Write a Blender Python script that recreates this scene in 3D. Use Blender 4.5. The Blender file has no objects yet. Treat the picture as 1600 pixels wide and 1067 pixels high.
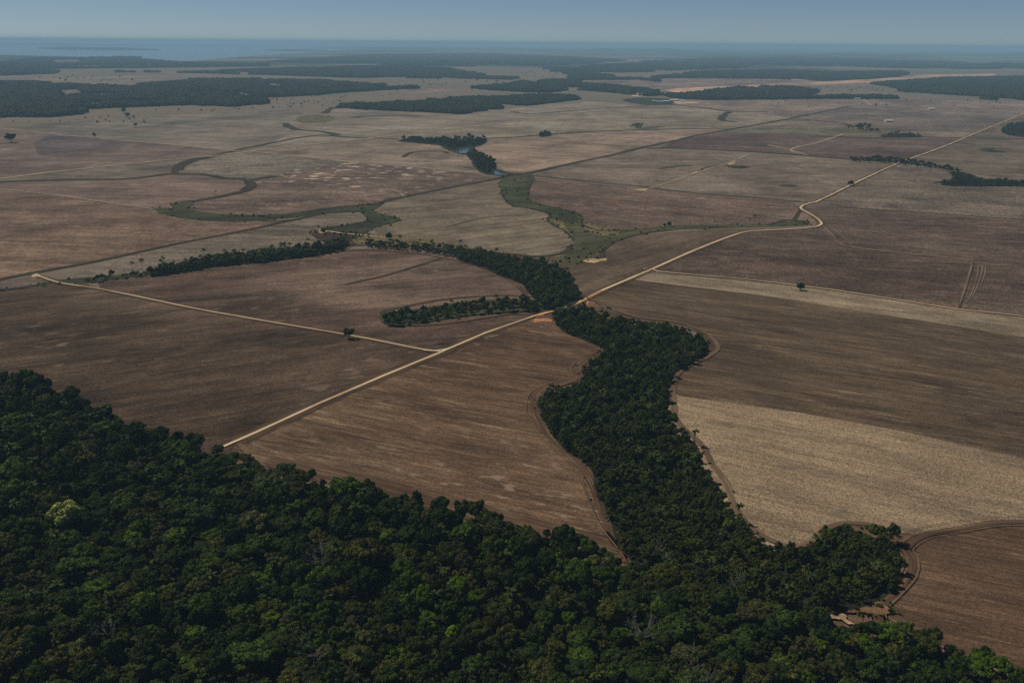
import bpy, math, random
import numpy as np
from mathutils import Matrix, Vector
from mathutils.geometry import tessellate_polygon

scene = bpy.context.scene
R = math.radians

# ------------------------------------------------------------------ camera
CAM_H, F_PX, PITCH, ROLL = 300.0, 1555.0, 16.70, 0.46
cam_d = bpy.data.cameras.new('camera')
cam = bpy.data.objects.new('camera', cam_d)
scene.collection.objects.link(cam)
cam_d.sensor_width = 36.0
cam_d.lens = 36.0 * F_PX / 1600.0
cam_d.clip_start, cam_d.clip_end = 1.0, 250000.0
CM = Matrix.Translation((0, 0, CAM_H)) @ Matrix.Rotation(R(90 - PITCH), 4, 'X') @ Matrix.Rotation(R(ROLL), 4, 'Z')
cam.matrix_world = CM
scene.camera = cam

# ------------------------------------------------------------------ light
SUN_EL, SUN_AZ = 56.0, -66.0          # azimuth measured from straight ahead (+Y) towards the right
w = bpy.data.worlds.new('World')
scene.world = w
w.use_nodes = True
nt = w.node_tree
nt.nodes.clear()
sky = nt.nodes.new('ShaderNodeTexSky')
sky.sky_type = 'NISHITA'
sky.sun_disc = False
sky.sun_elevation = R(SUN_EL)
sky.sun_rotation = R(SUN_AZ)
sky.altitude = 300
sky.air_density = 0.4
sky.dust_density = 0.2
sky.ozone_density = 0.0
bg = nt.nodes.new('ShaderNodeBackground')
bg.inputs['Strength'].default_value = 0.058
wo = nt.nodes.new('ShaderNodeOutputWorld')
tint = nt.nodes.new('ShaderNodeMix'); tint.data_type = 'RGBA'; tint.blend_type = 'MULTIPLY'
tint.inputs[0].default_value = 1.0; tint.inputs[7].default_value = (0.92, 1.0, 1.01, 1)
nt.links.new(sky.outputs[0], tint.inputs[6]); nt.links.new(tint.outputs[2], bg.inputs[0])
nt.links.new(bg.outputs[0], wo.inputs[0])

sd = bpy.data.lights.new('sun', 'SUN')
sd.energy = 3.9
sd.angle = R(0.53)
sd.color = (1.0, 0.91, 0.77)
sun = bpy.data.objects.new('sun', sd)
scene.collection.objects.link(sun)
sdir = Vector((math.sin(R(SUN_AZ)) * math.cos(R(SUN_EL)), math.cos(R(SUN_AZ)) * math.cos(R(SUN_EL)), math.sin(R(SUN_EL))))
sun.rotation_euler = sdir.to_track_quat('Z', 'Y').to_euler()
sun.location = (0, 0, 2000)

scene.view_settings.view_transform = 'Standard'
scene.view_settings.look = 'None'
scene.view_settings.exposure = -0.1
scene.view_settings.gamma = 1.0
scene.view_settings.use_curve_mapping = False
scene.render.engine = 'CYCLES'
scene.cycles.use_denoising = False
scene.cycles.max_bounces = 5
scene.cycles.diffuse_bounces = 2
scene.cycles.glossy_bounces = 1
scene.cycles.transmission_bounces = 2
scene.cycles.transparent_max_bounces = 4
scene.cycles.volume_bounces = 1
scene.cycles.caustics_reflective = False
scene.cycles.caustics_refractive = False

HAZE_DENSITY = 4.6e-5
HAZE_COLOR = (0.44, 0.74, 1.0, 1)

# ------------------------------------------------------------------ geometry of the shot
M3 = CM.to_3x3()
def ray(px, py):
    return (M3 @ Vector(((px - 800.0) / F_PX, -(py - 533.5) / F_PX, -1.0)))
def at(px, py, z=0.0):
    d = ray(px, py)
    if d.z > -0.0040: d.z = -0.0040
    t = (z - CAM_H) / d.z
    return np.array((d.x * t, d.y * t))
def px_of(x, y, z):
    v = M3.transposed() @ Vector((x, y, z - CAM_H))
    if v.z >= -1: return None
    return 800 + F_PX * v.x / -v.z, 533.5 - F_PX * v.y / -v.z, -v.z

col = scene.collection
def tag(o, label=None, cat=None, group=None, kind=None):
    if label: o['label'] = label
    if cat: o['category'] = cat
    if group: o['group'] = group
    if kind: o['kind'] = kind
    return o
def link(name, me, mat=None, parent=None):
    o = bpy.data.objects.new(name, me)
    if mat is not None and me is not None and len(me.materials) == 0: me.materials.append(mat)
    col.objects.link(o)
    if parent is not None: o.parent = parent
    return o
def mesh_np(name, V, faces, mats=None, midx=None, smooth=False):
    me = bpy.data.meshes.new(name)
    me.from_pydata([tuple(map(float, v)) for v in V], [], faces)
    if mats:
        for m in mats: me.materials.append(m)
    if midx is not None:
        me.polygons.foreach_set('material_index', np.asarray(midx, dtype=np.int32))
    if smooth:
        me.polygons.foreach_set('use_smooth', np.ones(len(me.polygons), dtype=bool))
    me.update()
    return me
def s2l(c):
    return tuple(((x / 255.0) / 12.92 if x / 255.0 <= 0.04045 else ((x / 255.0 + 0.055) / 1.055) ** 2.4) for x in c)

# ------------------------------------------------------------------ materials
class NB:
    def __init__(self, name):
        self.m = bpy.data.materials.new(name); self.m.use_nodes = True
        self.t = self.m.node_tree; self.t.nodes.clear()
        self.out = self.t.nodes.new('ShaderNodeOutputMaterial')
    def n(self, typ, **kw):
        nd = self.t.nodes.new(typ)
        for k, v in kw.items():
            if k.startswith('_'): setattr(nd, k[1:], v)
            else: nd.inputs[k.replace('__', ' ')].default_value = v
        return nd
    def l(self, a, b): self.t.links.new(a, b)
    def mix(self, fac, a, b, mode='MIX'):
        nd = self.t.nodes.new('ShaderNodeMix'); nd.data_type = 'RGBA'; nd.blend_type = mode
        for s, v in ((0, fac), (6, a), (7, b)):
            if isinstance(v, bpy.types.NodeSocket): self.l(v, nd.inputs[s])
            elif s == 0: nd.inputs[0].default_value = v
            else: nd.inputs[s].default_value = (*v[:3], 1)
        return nd.outputs[2]
    def ramp(self, src, p0, p1, v0=0.0, v1=1.0):
        nd = self.t.nodes.new('ShaderNodeMapRange'); nd.interpolation_type = 'SMOOTHSTEP'
        nd.inputs[1].default_value = p0; nd.inputs[2].default_value = p1
        nd.inputs[3].default_value = v0; nd.inputs[4].default_value = v1
        self.l(src, nd.inputs[0]); return nd.outputs[0]
    def noise(self, vec, scale, detail=3, rough=0.55, dist=0.0, dim='3D'):
        nd = self.t.nodes.new('ShaderNodeTexNoise'); nd.noise_dimensions = dim
        nd.inputs['Scale'].default_value = scale; nd.inputs['Detail'].default_value = detail
        nd.inputs['Roughness'].default_value = rough; nd.inputs['Distortion'].default_value = dist
        self.l(vec, nd.inputs['Vector']); return nd.outputs[0]
    def mapping(self, src, loc=(0, 0, 0), rz=0.0, sc=(1, 1, 1)):
        a = self.t.nodes.new('ShaderNodeMapping')
        a.inputs[1].default_value = loc; a.inputs[2].default_value = (0, 0, rz); a.inputs[3].default_value = (1, 1, 1)
        self.l(src, a.inputs[0])
        b = self.t.nodes.new('ShaderNodeMapping'); b.inputs[3].default_value = sc
        self.l(a.outputs[0], b.inputs[0]); return b.outputs[0]
    def surf(self, colsock, rough=0.95, spec=0.1, bump=None, bstr=0.3, bdist=0.3):
        p = self.t.nodes.new('ShaderNodeBsdfPrincipled')
        if isinstance(colsock, bpy.types.NodeSocket): self.l(colsock, p.inputs['Base Color'])
        else: p.inputs['Base Color'].default_value = (*colsock, 1)
        p.inputs['Roughness'].default_value = rough
        p.inputs['Specular IOR Level'].default_value = spec
        if bump is not None:
            b = self.t.nodes.new('ShaderNodeBump'); b.inputs['Strength'].default_value = bstr; b.inputs['Distance'].default_value = bdist
            self.l(bump, b.inputs['Height']); self.l(b.outputs[0], p.inputs['Normal'])
        self.l(p.outputs[0], self.out.inputs[0]); return p

def GREY(c, k=0.10):
    m = sum(c) / 3.0; return tuple(v * (1 - k) + m * k for v in c)
def K(c, g=1.0):       # colours noted as they look on the photo's sunlit ground -> base colour
    return tuple(min(0.85, v * g * q) for v, q in zip(s2l(GREY(c)), (1.035, 0.985, 0.96)))
ALB = 1.12

def field_material(name, c, light, dark, ang, streak=0.5, row=4.0, speck=0.25, spots=None, blotch=0.5, seed=0, mottle=0.42, dist=900., rows_=0.13):
    """soil or stubble: long streaks along the furrows, wide blotches, rows and grain; metres in world space"""
    b = NB(name)
    geo = b.n('ShaderNodeNewGeometry').outputs['Position']
    row = max(row, 2.2 * dist * dist / 466500.); al = max(34., 26. * dist / 1555.)
    base, lt, dk = K(c, ALB), K(light, ALB), K(dark, ALB)
    blo = b.noise(b.mapping(geo, (seed * 37.1, seed * 11.3, 0), -ang, (1 / 260., 1 / 130., 1)), 1.0, 4, 0.6, 0.6)
    st = b.noise(b.mapping(geo, (seed * 17.7, seed * 91.3, 0), -ang, (1 / al, 1 / row, 1)), 1.0, 4, 0.68, 0.25)
    st2 = b.noise(b.mapping(geo, (seed * 57.7, seed * 31.3, 0), -ang + 0.03, (1 / (al * 5), 1 / (row * 4.5), 1)), 1.0, 3, 0.6, 0.4)
    big = b.noise(b.mapping(geo, (seed * 7.7, seed * 3.3, 0), -ang, (1 / 600., 1 / 420., 1)), 1.0, 2, 0.5, 0.8)
    gx, gy = max(1.2, dist / 1555. * 2.6), max(1.2, dist * dist / 466500. * 1.5)
    gr = b.noise(b.mapping(geo, (0, 0, 0), -ang, (1 / gx, 1 / gy, 1)), 1.0, 3, 0.7)
    pl = b.noise(b.mapping(geo, (seed * 1.9, seed * 5.3, 0), -ang, (1 / 420., 1 / (gy * 1.5), 1)), 1.0, 2, 0.6, 0.1)
    c1 = b.mix(b.ramp(blo, 0.42, 0.68, 0, blotch), base, dk)
    c1 = b.mix(b.ramp(big, 0.45, 0.7, 0, blotch * 0.8), c1, lt)
    m = b.n('ShaderNodeMath', _operation='MULTIPLY'); b.l(b.ramp(st, 0.50, 0.70), m.inputs[0]); b.l(b.ramp(st2, 0.35, 0.62, 0.15, 1.0), m.inputs[1])
    m2 = b.n('ShaderNodeMath', _operation='MULTIPLY'); b.l(m.outputs[0], m2.inputs[0]); m2.inputs[1].default_value = streak
    c2 = b.mix(m2.outputs[0], c1, lt)
    c3 = b.mix(b.ramp(st, 0.46, 0.30, 0, streak * 0.8), c2, dk)
    c4 = c3
    mot = b.noise(b.mapping(geo, (seed * 3.1, seed * 1.7, 0), -ang, (1 / (al * 3.2), 1 / (max(row * 6, 30.)), 1)), 1.0, 8, 0.76, 0.3)
    g00 = b.ramp(gr, 0.36, 0.66, 1.0 - speck * 1.15, 1.0 + speck * 1.15)
    gq = b.n('ShaderNodeMath', _operation='MULTIPLY'); b.l(g00, gq.inputs[0]); b.l(b.ramp(pl, 0.36, 0.64, 1 - rows_, 1 + rows_), gq.inputs[1])
    g0 = gq.outputs[0]
    gm = b.n('ShaderNodeMath', _operation='MULTIPLY'); b.l(g0, gm.inputs[0]); b.l(b.ramp(mot, 0.30, 0.72, 1 - mottle, 1 + mottle), gm.inputs[1])
    g1 = gm.outputs[0]
    vm = b.n('ShaderNodeVectorMath', _operation='SCALE'); b.l(c4, vm.inputs[0]); b.l(g1, vm.inputs[3])
    out = vm.outputs[0]
    if spots:
        sp = b.noise(b.mapping(geo, (seed * 5, 3, 0), -ang, (1 / spots[1], 1 / spots[2], 1)), 1.0, 1.5, 0.5)
        area = b.noise(b.mapping(geo, (seed * 2, 9, 0), -ang, (1 / 500., 1 / 400., 1)), 1.0, 1)
        mm = b.n('ShaderNodeMath', _operation='MULTIPLY'); b.l(b.ramp(sp, spots[3] - 0.03, spots[3] + 0.10, 0, 0.8), mm.inputs[0]); b.l(b.ramp(area, 0.4, 0.6, spots[4], 1.0), mm.inputs[1])
        out = b.mix(mm.outputs[0], out, K(spots[0], ALB))
    b.surf(out, 0.97, 0.06, bump=st, bstr=0.5, bdist=0.5)
    return b.m

def ribbon_material(name, c, light, dark, streak=0.6, across=1.6, along=40.0, rough=0.95, soft=None):
    """tracks and verges: streaks that follow the line (UV in metres)"""
    b = NB(name)
    uv = b.n('ShaderNodeUVMap').outputs[0]
    st = b.noise(b.mapping(uv, (0, 0, 0), 0, (1 / along, 1 / across, 1)), 1.0, 3, 0.6, 0.3)
    wob = b.noise(b.mapping(uv, (9, 4, 0), 0, (1 / 90., 1 / 30., 1)), 1.0, 3, 0.6)
    c1 = b.mix(b.ramp(st, 0.5, 0.7, 0, streak), K(c, ALB), K(light, ALB))
    c2 = b.mix(b.ramp(st, 0.45, 0.28, 0, streak), c1, K(dark, ALB))
    c3 = b.mix(b.ramp(wob, 0.42, 0.62, 0, 0.75), c2, K(dark, ALB))
    p = b.surf(c3, rough, 0.06)
    if soft:
        gn = b.noise(b.mapping(uv, (31, 7, 0), 0, (1 / 38., 1 / 2.6, 1)), 1.0, 5, 0.7)
        v = b.n('ShaderNodeAttribute', _attribute_name='edge')      # 0 at the rim, 1 in the middle
        s = b.n('ShaderNodeMath', _operation='MULTIPLY_ADD'); b.l(v.outputs['Fac'], s.inputs[0]); s.inputs[1].default_value = 0.55; b.l(gn, s.inputs[2])
        f = b.ramp(s.outputs[0], 0.62, 0.66 + soft * 0.4, 0, 0.9)
        tr = b.n('ShaderNodeBsdfTransparent'); mx = b.n('ShaderNodeMixShader')
        b.l(f, mx.inputs[0]); b.l(tr.outputs[0], mx.inputs[1]); b.l(p.outputs[0], mx.inputs[2]); b.l(mx.outputs[0], b.out.inputs[0])
    return b.m

def leaf_material(name, cols, random_mix=True, gain=1.0, trans=0.18):
    b = NB(name)
    oi = b.n('ShaderNodeObjectInfo')
    cr = b.t.nodes.new('ShaderNodeValToRGB')
    el = cr.color_ramp.elements
    cols = [(c[0] * gain * 1.26, c[1] * gain * 1.20, c[2] * gain * 0.42) for c in cols]
    while len(el) < len(cols): el.new(0.5)
    for i, c in enumerate(cols):
        el[i].position = i / max(1, len(cols) - 1) if len(cols) > 1 else i; el[i].color = (*c, 1)
    if len(cols) == 1: el[1].color = (*cols[0], 1) if len(el) > 1 else None
    b.l(oi.outputs['Random'], cr.inputs[0])
    tc = b.n('ShaderNodeTexCoord').outputs['Object']
    n1 = b.noise(tc, 0.35, 2, 0.6)
    n2 = b.noise(tc, 1.7, 2, 0.6)
    s = b.n('ShaderNodeMath', _operation='MULTIPLY'); b.l(b.ramp(n1, 0.3, 0.7, 0.55, 1.5), s.inputs[0]); b.l(b.ramp(n2, 0.3, 0.7, 0.6, 1.45), s.inputs[1])
    vm = b.n('ShaderNodeVectorMath', _operation='SCALE'); b.l(cr.outputs[0], vm.inputs[0]); b.l(s.outputs[0], vm.inputs[3])
    p = b.surf(vm.outputs[0], 0.65, 0.12)
    tr = b.n('ShaderNodeBsdfTranslucent'); b.l(vm.outputs[0], tr.inputs[0])
    mx = b.n('ShaderNodeMixShader'); mx.inputs[0].default_value = trans
    b.l(p.outputs[0], mx.inputs[1]); b.l(tr.outputs[0], mx.inputs[2]); b.l(mx.outputs[0], b.out.inputs[0])
    return b.m

def plain(name, c, rough=0.8, spec=0.2, var=0.25, sc=0.8):
    b = NB(name)
    tc = b.n('ShaderNodeTexCoord').outputs['Object']
    n = b.noise(tc, sc, 3, 0.6)
    vm = b.n('ShaderNodeVectorMath', _operation='SCALE'); vm.inputs[0].default_value = c; b.l(b.ramp(n, 0.3, 0.7, 1 - var, 1 + var), vm.inputs[3])
    b.surf(vm.outputs[0], rough, spec)
    return b.m

LEAF_COLS = {
    'dark green': [(0.016, 0.030, 0.010), (0.022, 0.038, 0.014)],
    'mid green': [(0.028, 0.055, 0.013), (0.036, 0.062, 0.018)],
    'olive green': [(0.050, 0.056, 0.022), (0.060, 0.064, 0.026)],
    'bright green': [(0.050, 0.095, 0.014), (0.065, 0.105, 0.018)],
    'grey green': [(0.055, 0.064, 0.040), (0.065, 0.072, 0.048)],
    'brownish': [(0.042, 0.042, 0.038), (0.050, 0.048, 0.044)],
}
M_LEAF = {k: leaf_material('leaves_' + k.replace(' ', '_'), v) for k, v in LEAF_COLS.items()}
M_MIX = leaf_material('leaves_of_many_trees', [
    (0.016, 0.030, 0.010), (0.030, 0.056, 0.014), (0.020, 0.036, 0.012), (0.046, 0.054, 0.020), (0.018, 0.032, 0.012), (0.040, 0.070, 0.015),
    (0.022, 0.040, 0.014), (0.055, 0.060, 0.036), (0.014, 0.028, 0.010), (0.044, 0.064, 0.020), (0.060, 0.100, 0.018), (0.020, 0.036, 0.014), (0.042, 0.042, 0.036)])
M_RIV = leaf_material('leaves_of_riverside_trees', [
    (0.024, 0.040, 0.012), (0.052, 0.074, 0.018), (0.020, 0.034, 0.012), (0.058, 0.062, 0.030), (0.036, 0.056, 0.015), (0.028, 0.044, 0.014), (0.046, 0.056, 0.020), (0.030, 0.050, 0.014), (0.020, 0.036, 0.012)])
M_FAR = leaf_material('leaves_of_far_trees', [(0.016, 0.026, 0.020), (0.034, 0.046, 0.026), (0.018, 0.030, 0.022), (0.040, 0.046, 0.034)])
M_PALM = leaf_material('palm_fronds', [(0.018, 0.032, 0.009), (0.034, 0.050, 0.014)], trans=0.12)
M_SHRUB = leaf_material('leaves_of_shrubs', [(0.030, 0.050, 0.014), (0.060, 0.066, 0.024), (0.022, 0.036, 0.012)])
M_PALE = leaf_material('pale_yellow_green_leaves', [(0.24, 0.27, 0.22), (0.26, 0.29, 0.24)])
M_LIME = leaf_material('lime_green_leaves', [(0.12, 0.20, 0.012), (0.13, 0.21, 0.014)])
M_BARK = plain('grey_brown_bark', (0.13, 0.11, 0.09))
M_BARE = plain('bleached_bare_wood', (0.20, 0.19, 0.17))

# ------------------------------------------------------------------ sheets and ribbons on the ground
layer = [0]
def nextz():
    layer[0] += 1
    return 0.008 * layer[0]
def closed_smooth(P, sub=5):
    P = np.asarray(P); n = len(P); out = []
    for i in range(n):
        p0, p1, p2, p3 = P[i - 1], P[i], P[(i + 1) % n], P[(i + 2) % n]
        d1, d2, d0 = np.linalg.norm(p2 - p1), np.linalg.norm(p3 - p2), np.linalg.norm(p1 - p0)
        t1 = (p2 - p0) / (d0 + d1 + 1e-6) * d1; t2 = (p3 - p1) / (d1 + d2 + 1e-6) * d1
        for k in range(sub):
            t = k / sub
            out.append((2*t**3-3*t*t+1)*p1 + (t**3-2*t*t+t)*t1 + (-2*t**3+3*t*t)*p2 + (t**3-t*t)*t2)
    return np.array(out)
def open_smooth(P, sub=6):
    P = np.asarray(P)
    if len(P) < 3: return P
    Q = np.vstack([2 * P[0] - P[1], P, 2 * P[-1] - P[-2]]); out = []
    for i in range(1, len(Q) - 2):
        p0, p1, p2, p3 = Q[i - 1], Q[i], Q[i + 1], Q[i + 2]
        d1, d2, d0 = np.linalg.norm(p2 - p1), np.linalg.norm(p3 - p2), np.linalg.norm(p1 - p0)
        t1 = (p2 - p0) / (d0 + d1 + 1e-6) * d1; t2 = (p3 - p1) / (d1 + d2 + 1e-6) * d1
        for k in range(sub):
            t = k / sub
            out.append((2*t**3-3*t*t+1)*p1 + (t**3-2*t*t+t)*t1 + (-2*t**3+3*t*t)*p2 + (t**3-t*t)*t2)
    out.append(P[-1]); return np.array(out)
def ragged(P, amp, step, rng, closed=True):
    out = []
    n = len(P)
    for i in range(n if closed else n - 1):
        a, b = P[i], P[(i + 1) % n]; L = np.linalg.norm(b - a)
        k = max(1, min(60, int(L / step)))
        nr = np.array((-(b - a)[1], (b - a)[0])) / (L + 1e-6)
        for j in range(k):
            out.append(a + (b - a) * j / k + nr * rng.uniform(-amp, amp))
    return np.array(out)
def world_poly(px, z=0.0): return np.array([at(x, y, z) for x, y in px])
def sheet(name, px, mat, smooth=False, rag=None, seed=1, wp=None):
    P = world_poly(px) if wp is None else wp
    if callable(mat): mat = mat(P)
    if smooth: P = closed_smooth(P)
    if rag: P = ragged(P, rag[0], rag[1], np.random.default_rng(seed))
    z = nextz()
    tr = tessellate_polygon([[Vector((p[0], p[1], 0)) for p in P]])
    fs = []
    for a, b_, c in tr:
        A, B, C_ = P[a], P[b_], P[c]
        fs.append((a, b_, c) if (B[0]-A[0])*(C_[1]-A[1])-(B[1]-A[1])*(C_[0]-A[0]) > 0 else (a, c, b_))
    o = link(name, mesh_np(name, [(p[0], p[1], z) for p in P], fs), mat)
    return tag(o, kind='structure')
def ribbon_pts(px, smooth=True, step=12.0, wp=None):
    P = world_poly(px) if wp is None else np.asarray(wp)
    if smooth: P = open_smooth(P)
    out = [P[0]]
    for a, b in zip(P[:-1], P[1:]):
        k = max(1, min(80, int(np.linalg.norm(b - a) / step)))
        for j in range(1, k + 1): out.append(a + (b - a) * j / k)
    return np.array(out)
def ribbon(name, px, width, mat, smooth=True, wob=0.12, seed=0, off=0.0, z=None, step=12.0, wp=None, taper=False):
    P = ribbon_pts(px, smooth, step, wp)
    rng = np.random.default_rng(seed + 11)
    d = np.gradient(P, axis=0); d /= (np.linalg.norm(d, axis=1, keepdims=True) + 1e-9)
    nr = np.stack([-d[:, 1], d[:, 0]], 1)
    n = len(P)
    def wn():
        k = rng.uniform(-1, 1, n + 8); return np.convolve(k, np.ones(5) / 5 * 1.8, 'same')[4:4 + n]
    wl, wr = width / 2 * (1 + wob * wn()), width / 2 * (1 + wob * wn())
    if taper:
        tp = np.clip(np.minimum(np.arange(n), np.arange(n)[::-1]) / max(3, n * 0.15), 0.05, 1); wl, wr = wl * tp, wr * tp
    u = np.concatenate([[0], np.cumsum(np.linalg.norm(np.diff(P, axis=0), axis=1))])
    z = nextz() if z is None else z
    V, uvs = [], []
    for i in range(n):
        c = P[i] + nr[i] * off
        for k, v in ((-wr[i], 0), (0, 1), (wl[i], 2)):
            q = c + nr[i] * k; V.append((q[0], q[1], z)); uvs.append((u[i], k + off))
    F = []
    for i in range(n - 1):
        a = 3 * i
        for j in (0, 1): F.append((a + j, a + 3 + j, a + 4 + j, a + j + 1)[::-1] if False else (a + j + 1, a + j, a + 3 + j, a + 4 + j))
    me = mesh_np(name, V, F)
    uvl = me.uv_layers.new(name='UVMap')
    arr = np.array([uvs[l.vertex_index] for l in me.loops], dtype=np.float32).ravel()
    uvl.data.foreach_set('uv', arr)
    e = me.attributes.new('edge', 'FLOAT', 'POINT')
    ends = np.clip(np.minimum(np.arange(n), np.arange(n)[::-1]) / 4.0, 0, 1)
    e.data.foreach_set('value', np.repeat(ends, 3).astype(np.float32) * np.tile(np.array([0, 1, 0], dtype=np.float32), n))
    me.update()
    if me.polygons[0].normal.z < 0: me.flip_normals()
    return tag(link(name, me, mat), kind='structure')
def furrow(a, b):
    p, q = at(*a), at(*b); return math.atan2(q[1] - p[1], q[0] - p[0])

# ------------------------------------------------------------------ ground
def ground_material():
    b = NB('far_plain_of_pasture_and_woods')
    geo = b.n('ShaderNodeNewGeometry').outputs['Position']
    n1 = b.noise(b.mapping(geo, (3, 8, 0), 0.1, (1 / 900., 1 / 900., 1)), 1.0, 4, 0.6)
    n2 = b.noise(b.mapping(geo, (13, 2, 0), -0.05, (1 / 5200., 1 / 4200., 1)), 1.0, 4, 0.55, 0.5)
    n3 = b.noise(b.mapping(geo, (1, 2, 0), 0.2, (1 / 60., 1 / 40., 1)), 1.0, 3, 0.65)
    sx = b.n('ShaderNodeSeparateXYZ'); b.l(geo, sx.inputs[0])
    far = b.ramp(sx.outputs[1], 10500, 15000)
    past = b.mix(b.ramp(n1, 0.4, 0.62), K((104, 94, 82), ALB), K((92, 88, 70), ALB))
    past = b.mix(b.ramp(n3, 0.4, 0.7, 0, 0.35), past, K((120, 106, 92), ALB))
    w1 = b.n('ShaderNodeMath', _operation='MULTIPLY'); b.l(b.ramp(n2, 0.54, 0.50), w1.inputs[0]); b.l(far, w1.inputs[1])
    out = b.mix(w1.outputs[0], past, (0.028, 0.042, 0.018))
    b.surf(out, 0.97, 0.05)
    return b.m
G = 80000.0
gv, gf = [], []
N = 16
for j in range(N + 1):
    for i in range(N + 1): gv.append((-G + 2 * G * i / N, -G + 2 * G * j / N, 0))
for j in range(N):
    for i in range(N): a = j * (N + 1) + i; gf.append((a, a + 1, a + N + 2, a + N + 1))
tag(link('ground', mesh_np('ground', gv, gf), ground_material()), kind='structure')

# ---- river, islands
def water_material(name, c):
    b = NB(name)
    geo = b.n('ShaderNodeNewGeometry').outputs['Position']
    n = b.noise(b.mapping(geo, (0, 0, 0), 0, (1 / 6., 1 / 3., 1)), 1.0, 3, 0.6)
    p = b.surf(c, 0.12, 0.5, bump=n, bstr=0.12, bdist=0.2)
    return b.m
M_RIVER = water_material('wide_river_water', (0.10, 0.14, 0.16))
M_POND = water_material('pond_water', (0.05, 0.08, 0.09))
sheet('river', [(-900, 60.5), (0, 62), (350, 65.5), (560, 68), (640, 71), (600, 76), (520, 80), (460, 84), (380, 89), (300, 95.5), (240, 97), (205, 92), (120, 89), (0, 86), (-900, 80)], M_RIVER)
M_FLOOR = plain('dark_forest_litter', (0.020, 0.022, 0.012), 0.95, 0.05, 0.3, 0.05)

S = 1
CORR = [[(335, 675), (440, 680), (470, 760), (330, 740)], [(1280, 812), (1460, 822), (1460, 880), (1280, 880)], [(800, 470), (900, 440), (965, 440), (985, 520), (900, 525), (820, 510)], [(1260, 920), (1420, 860), (1440, 1010), (1280, 1010)], [(960, 830), (1020, 830), (1040, 920), (980, 900)]]
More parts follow.
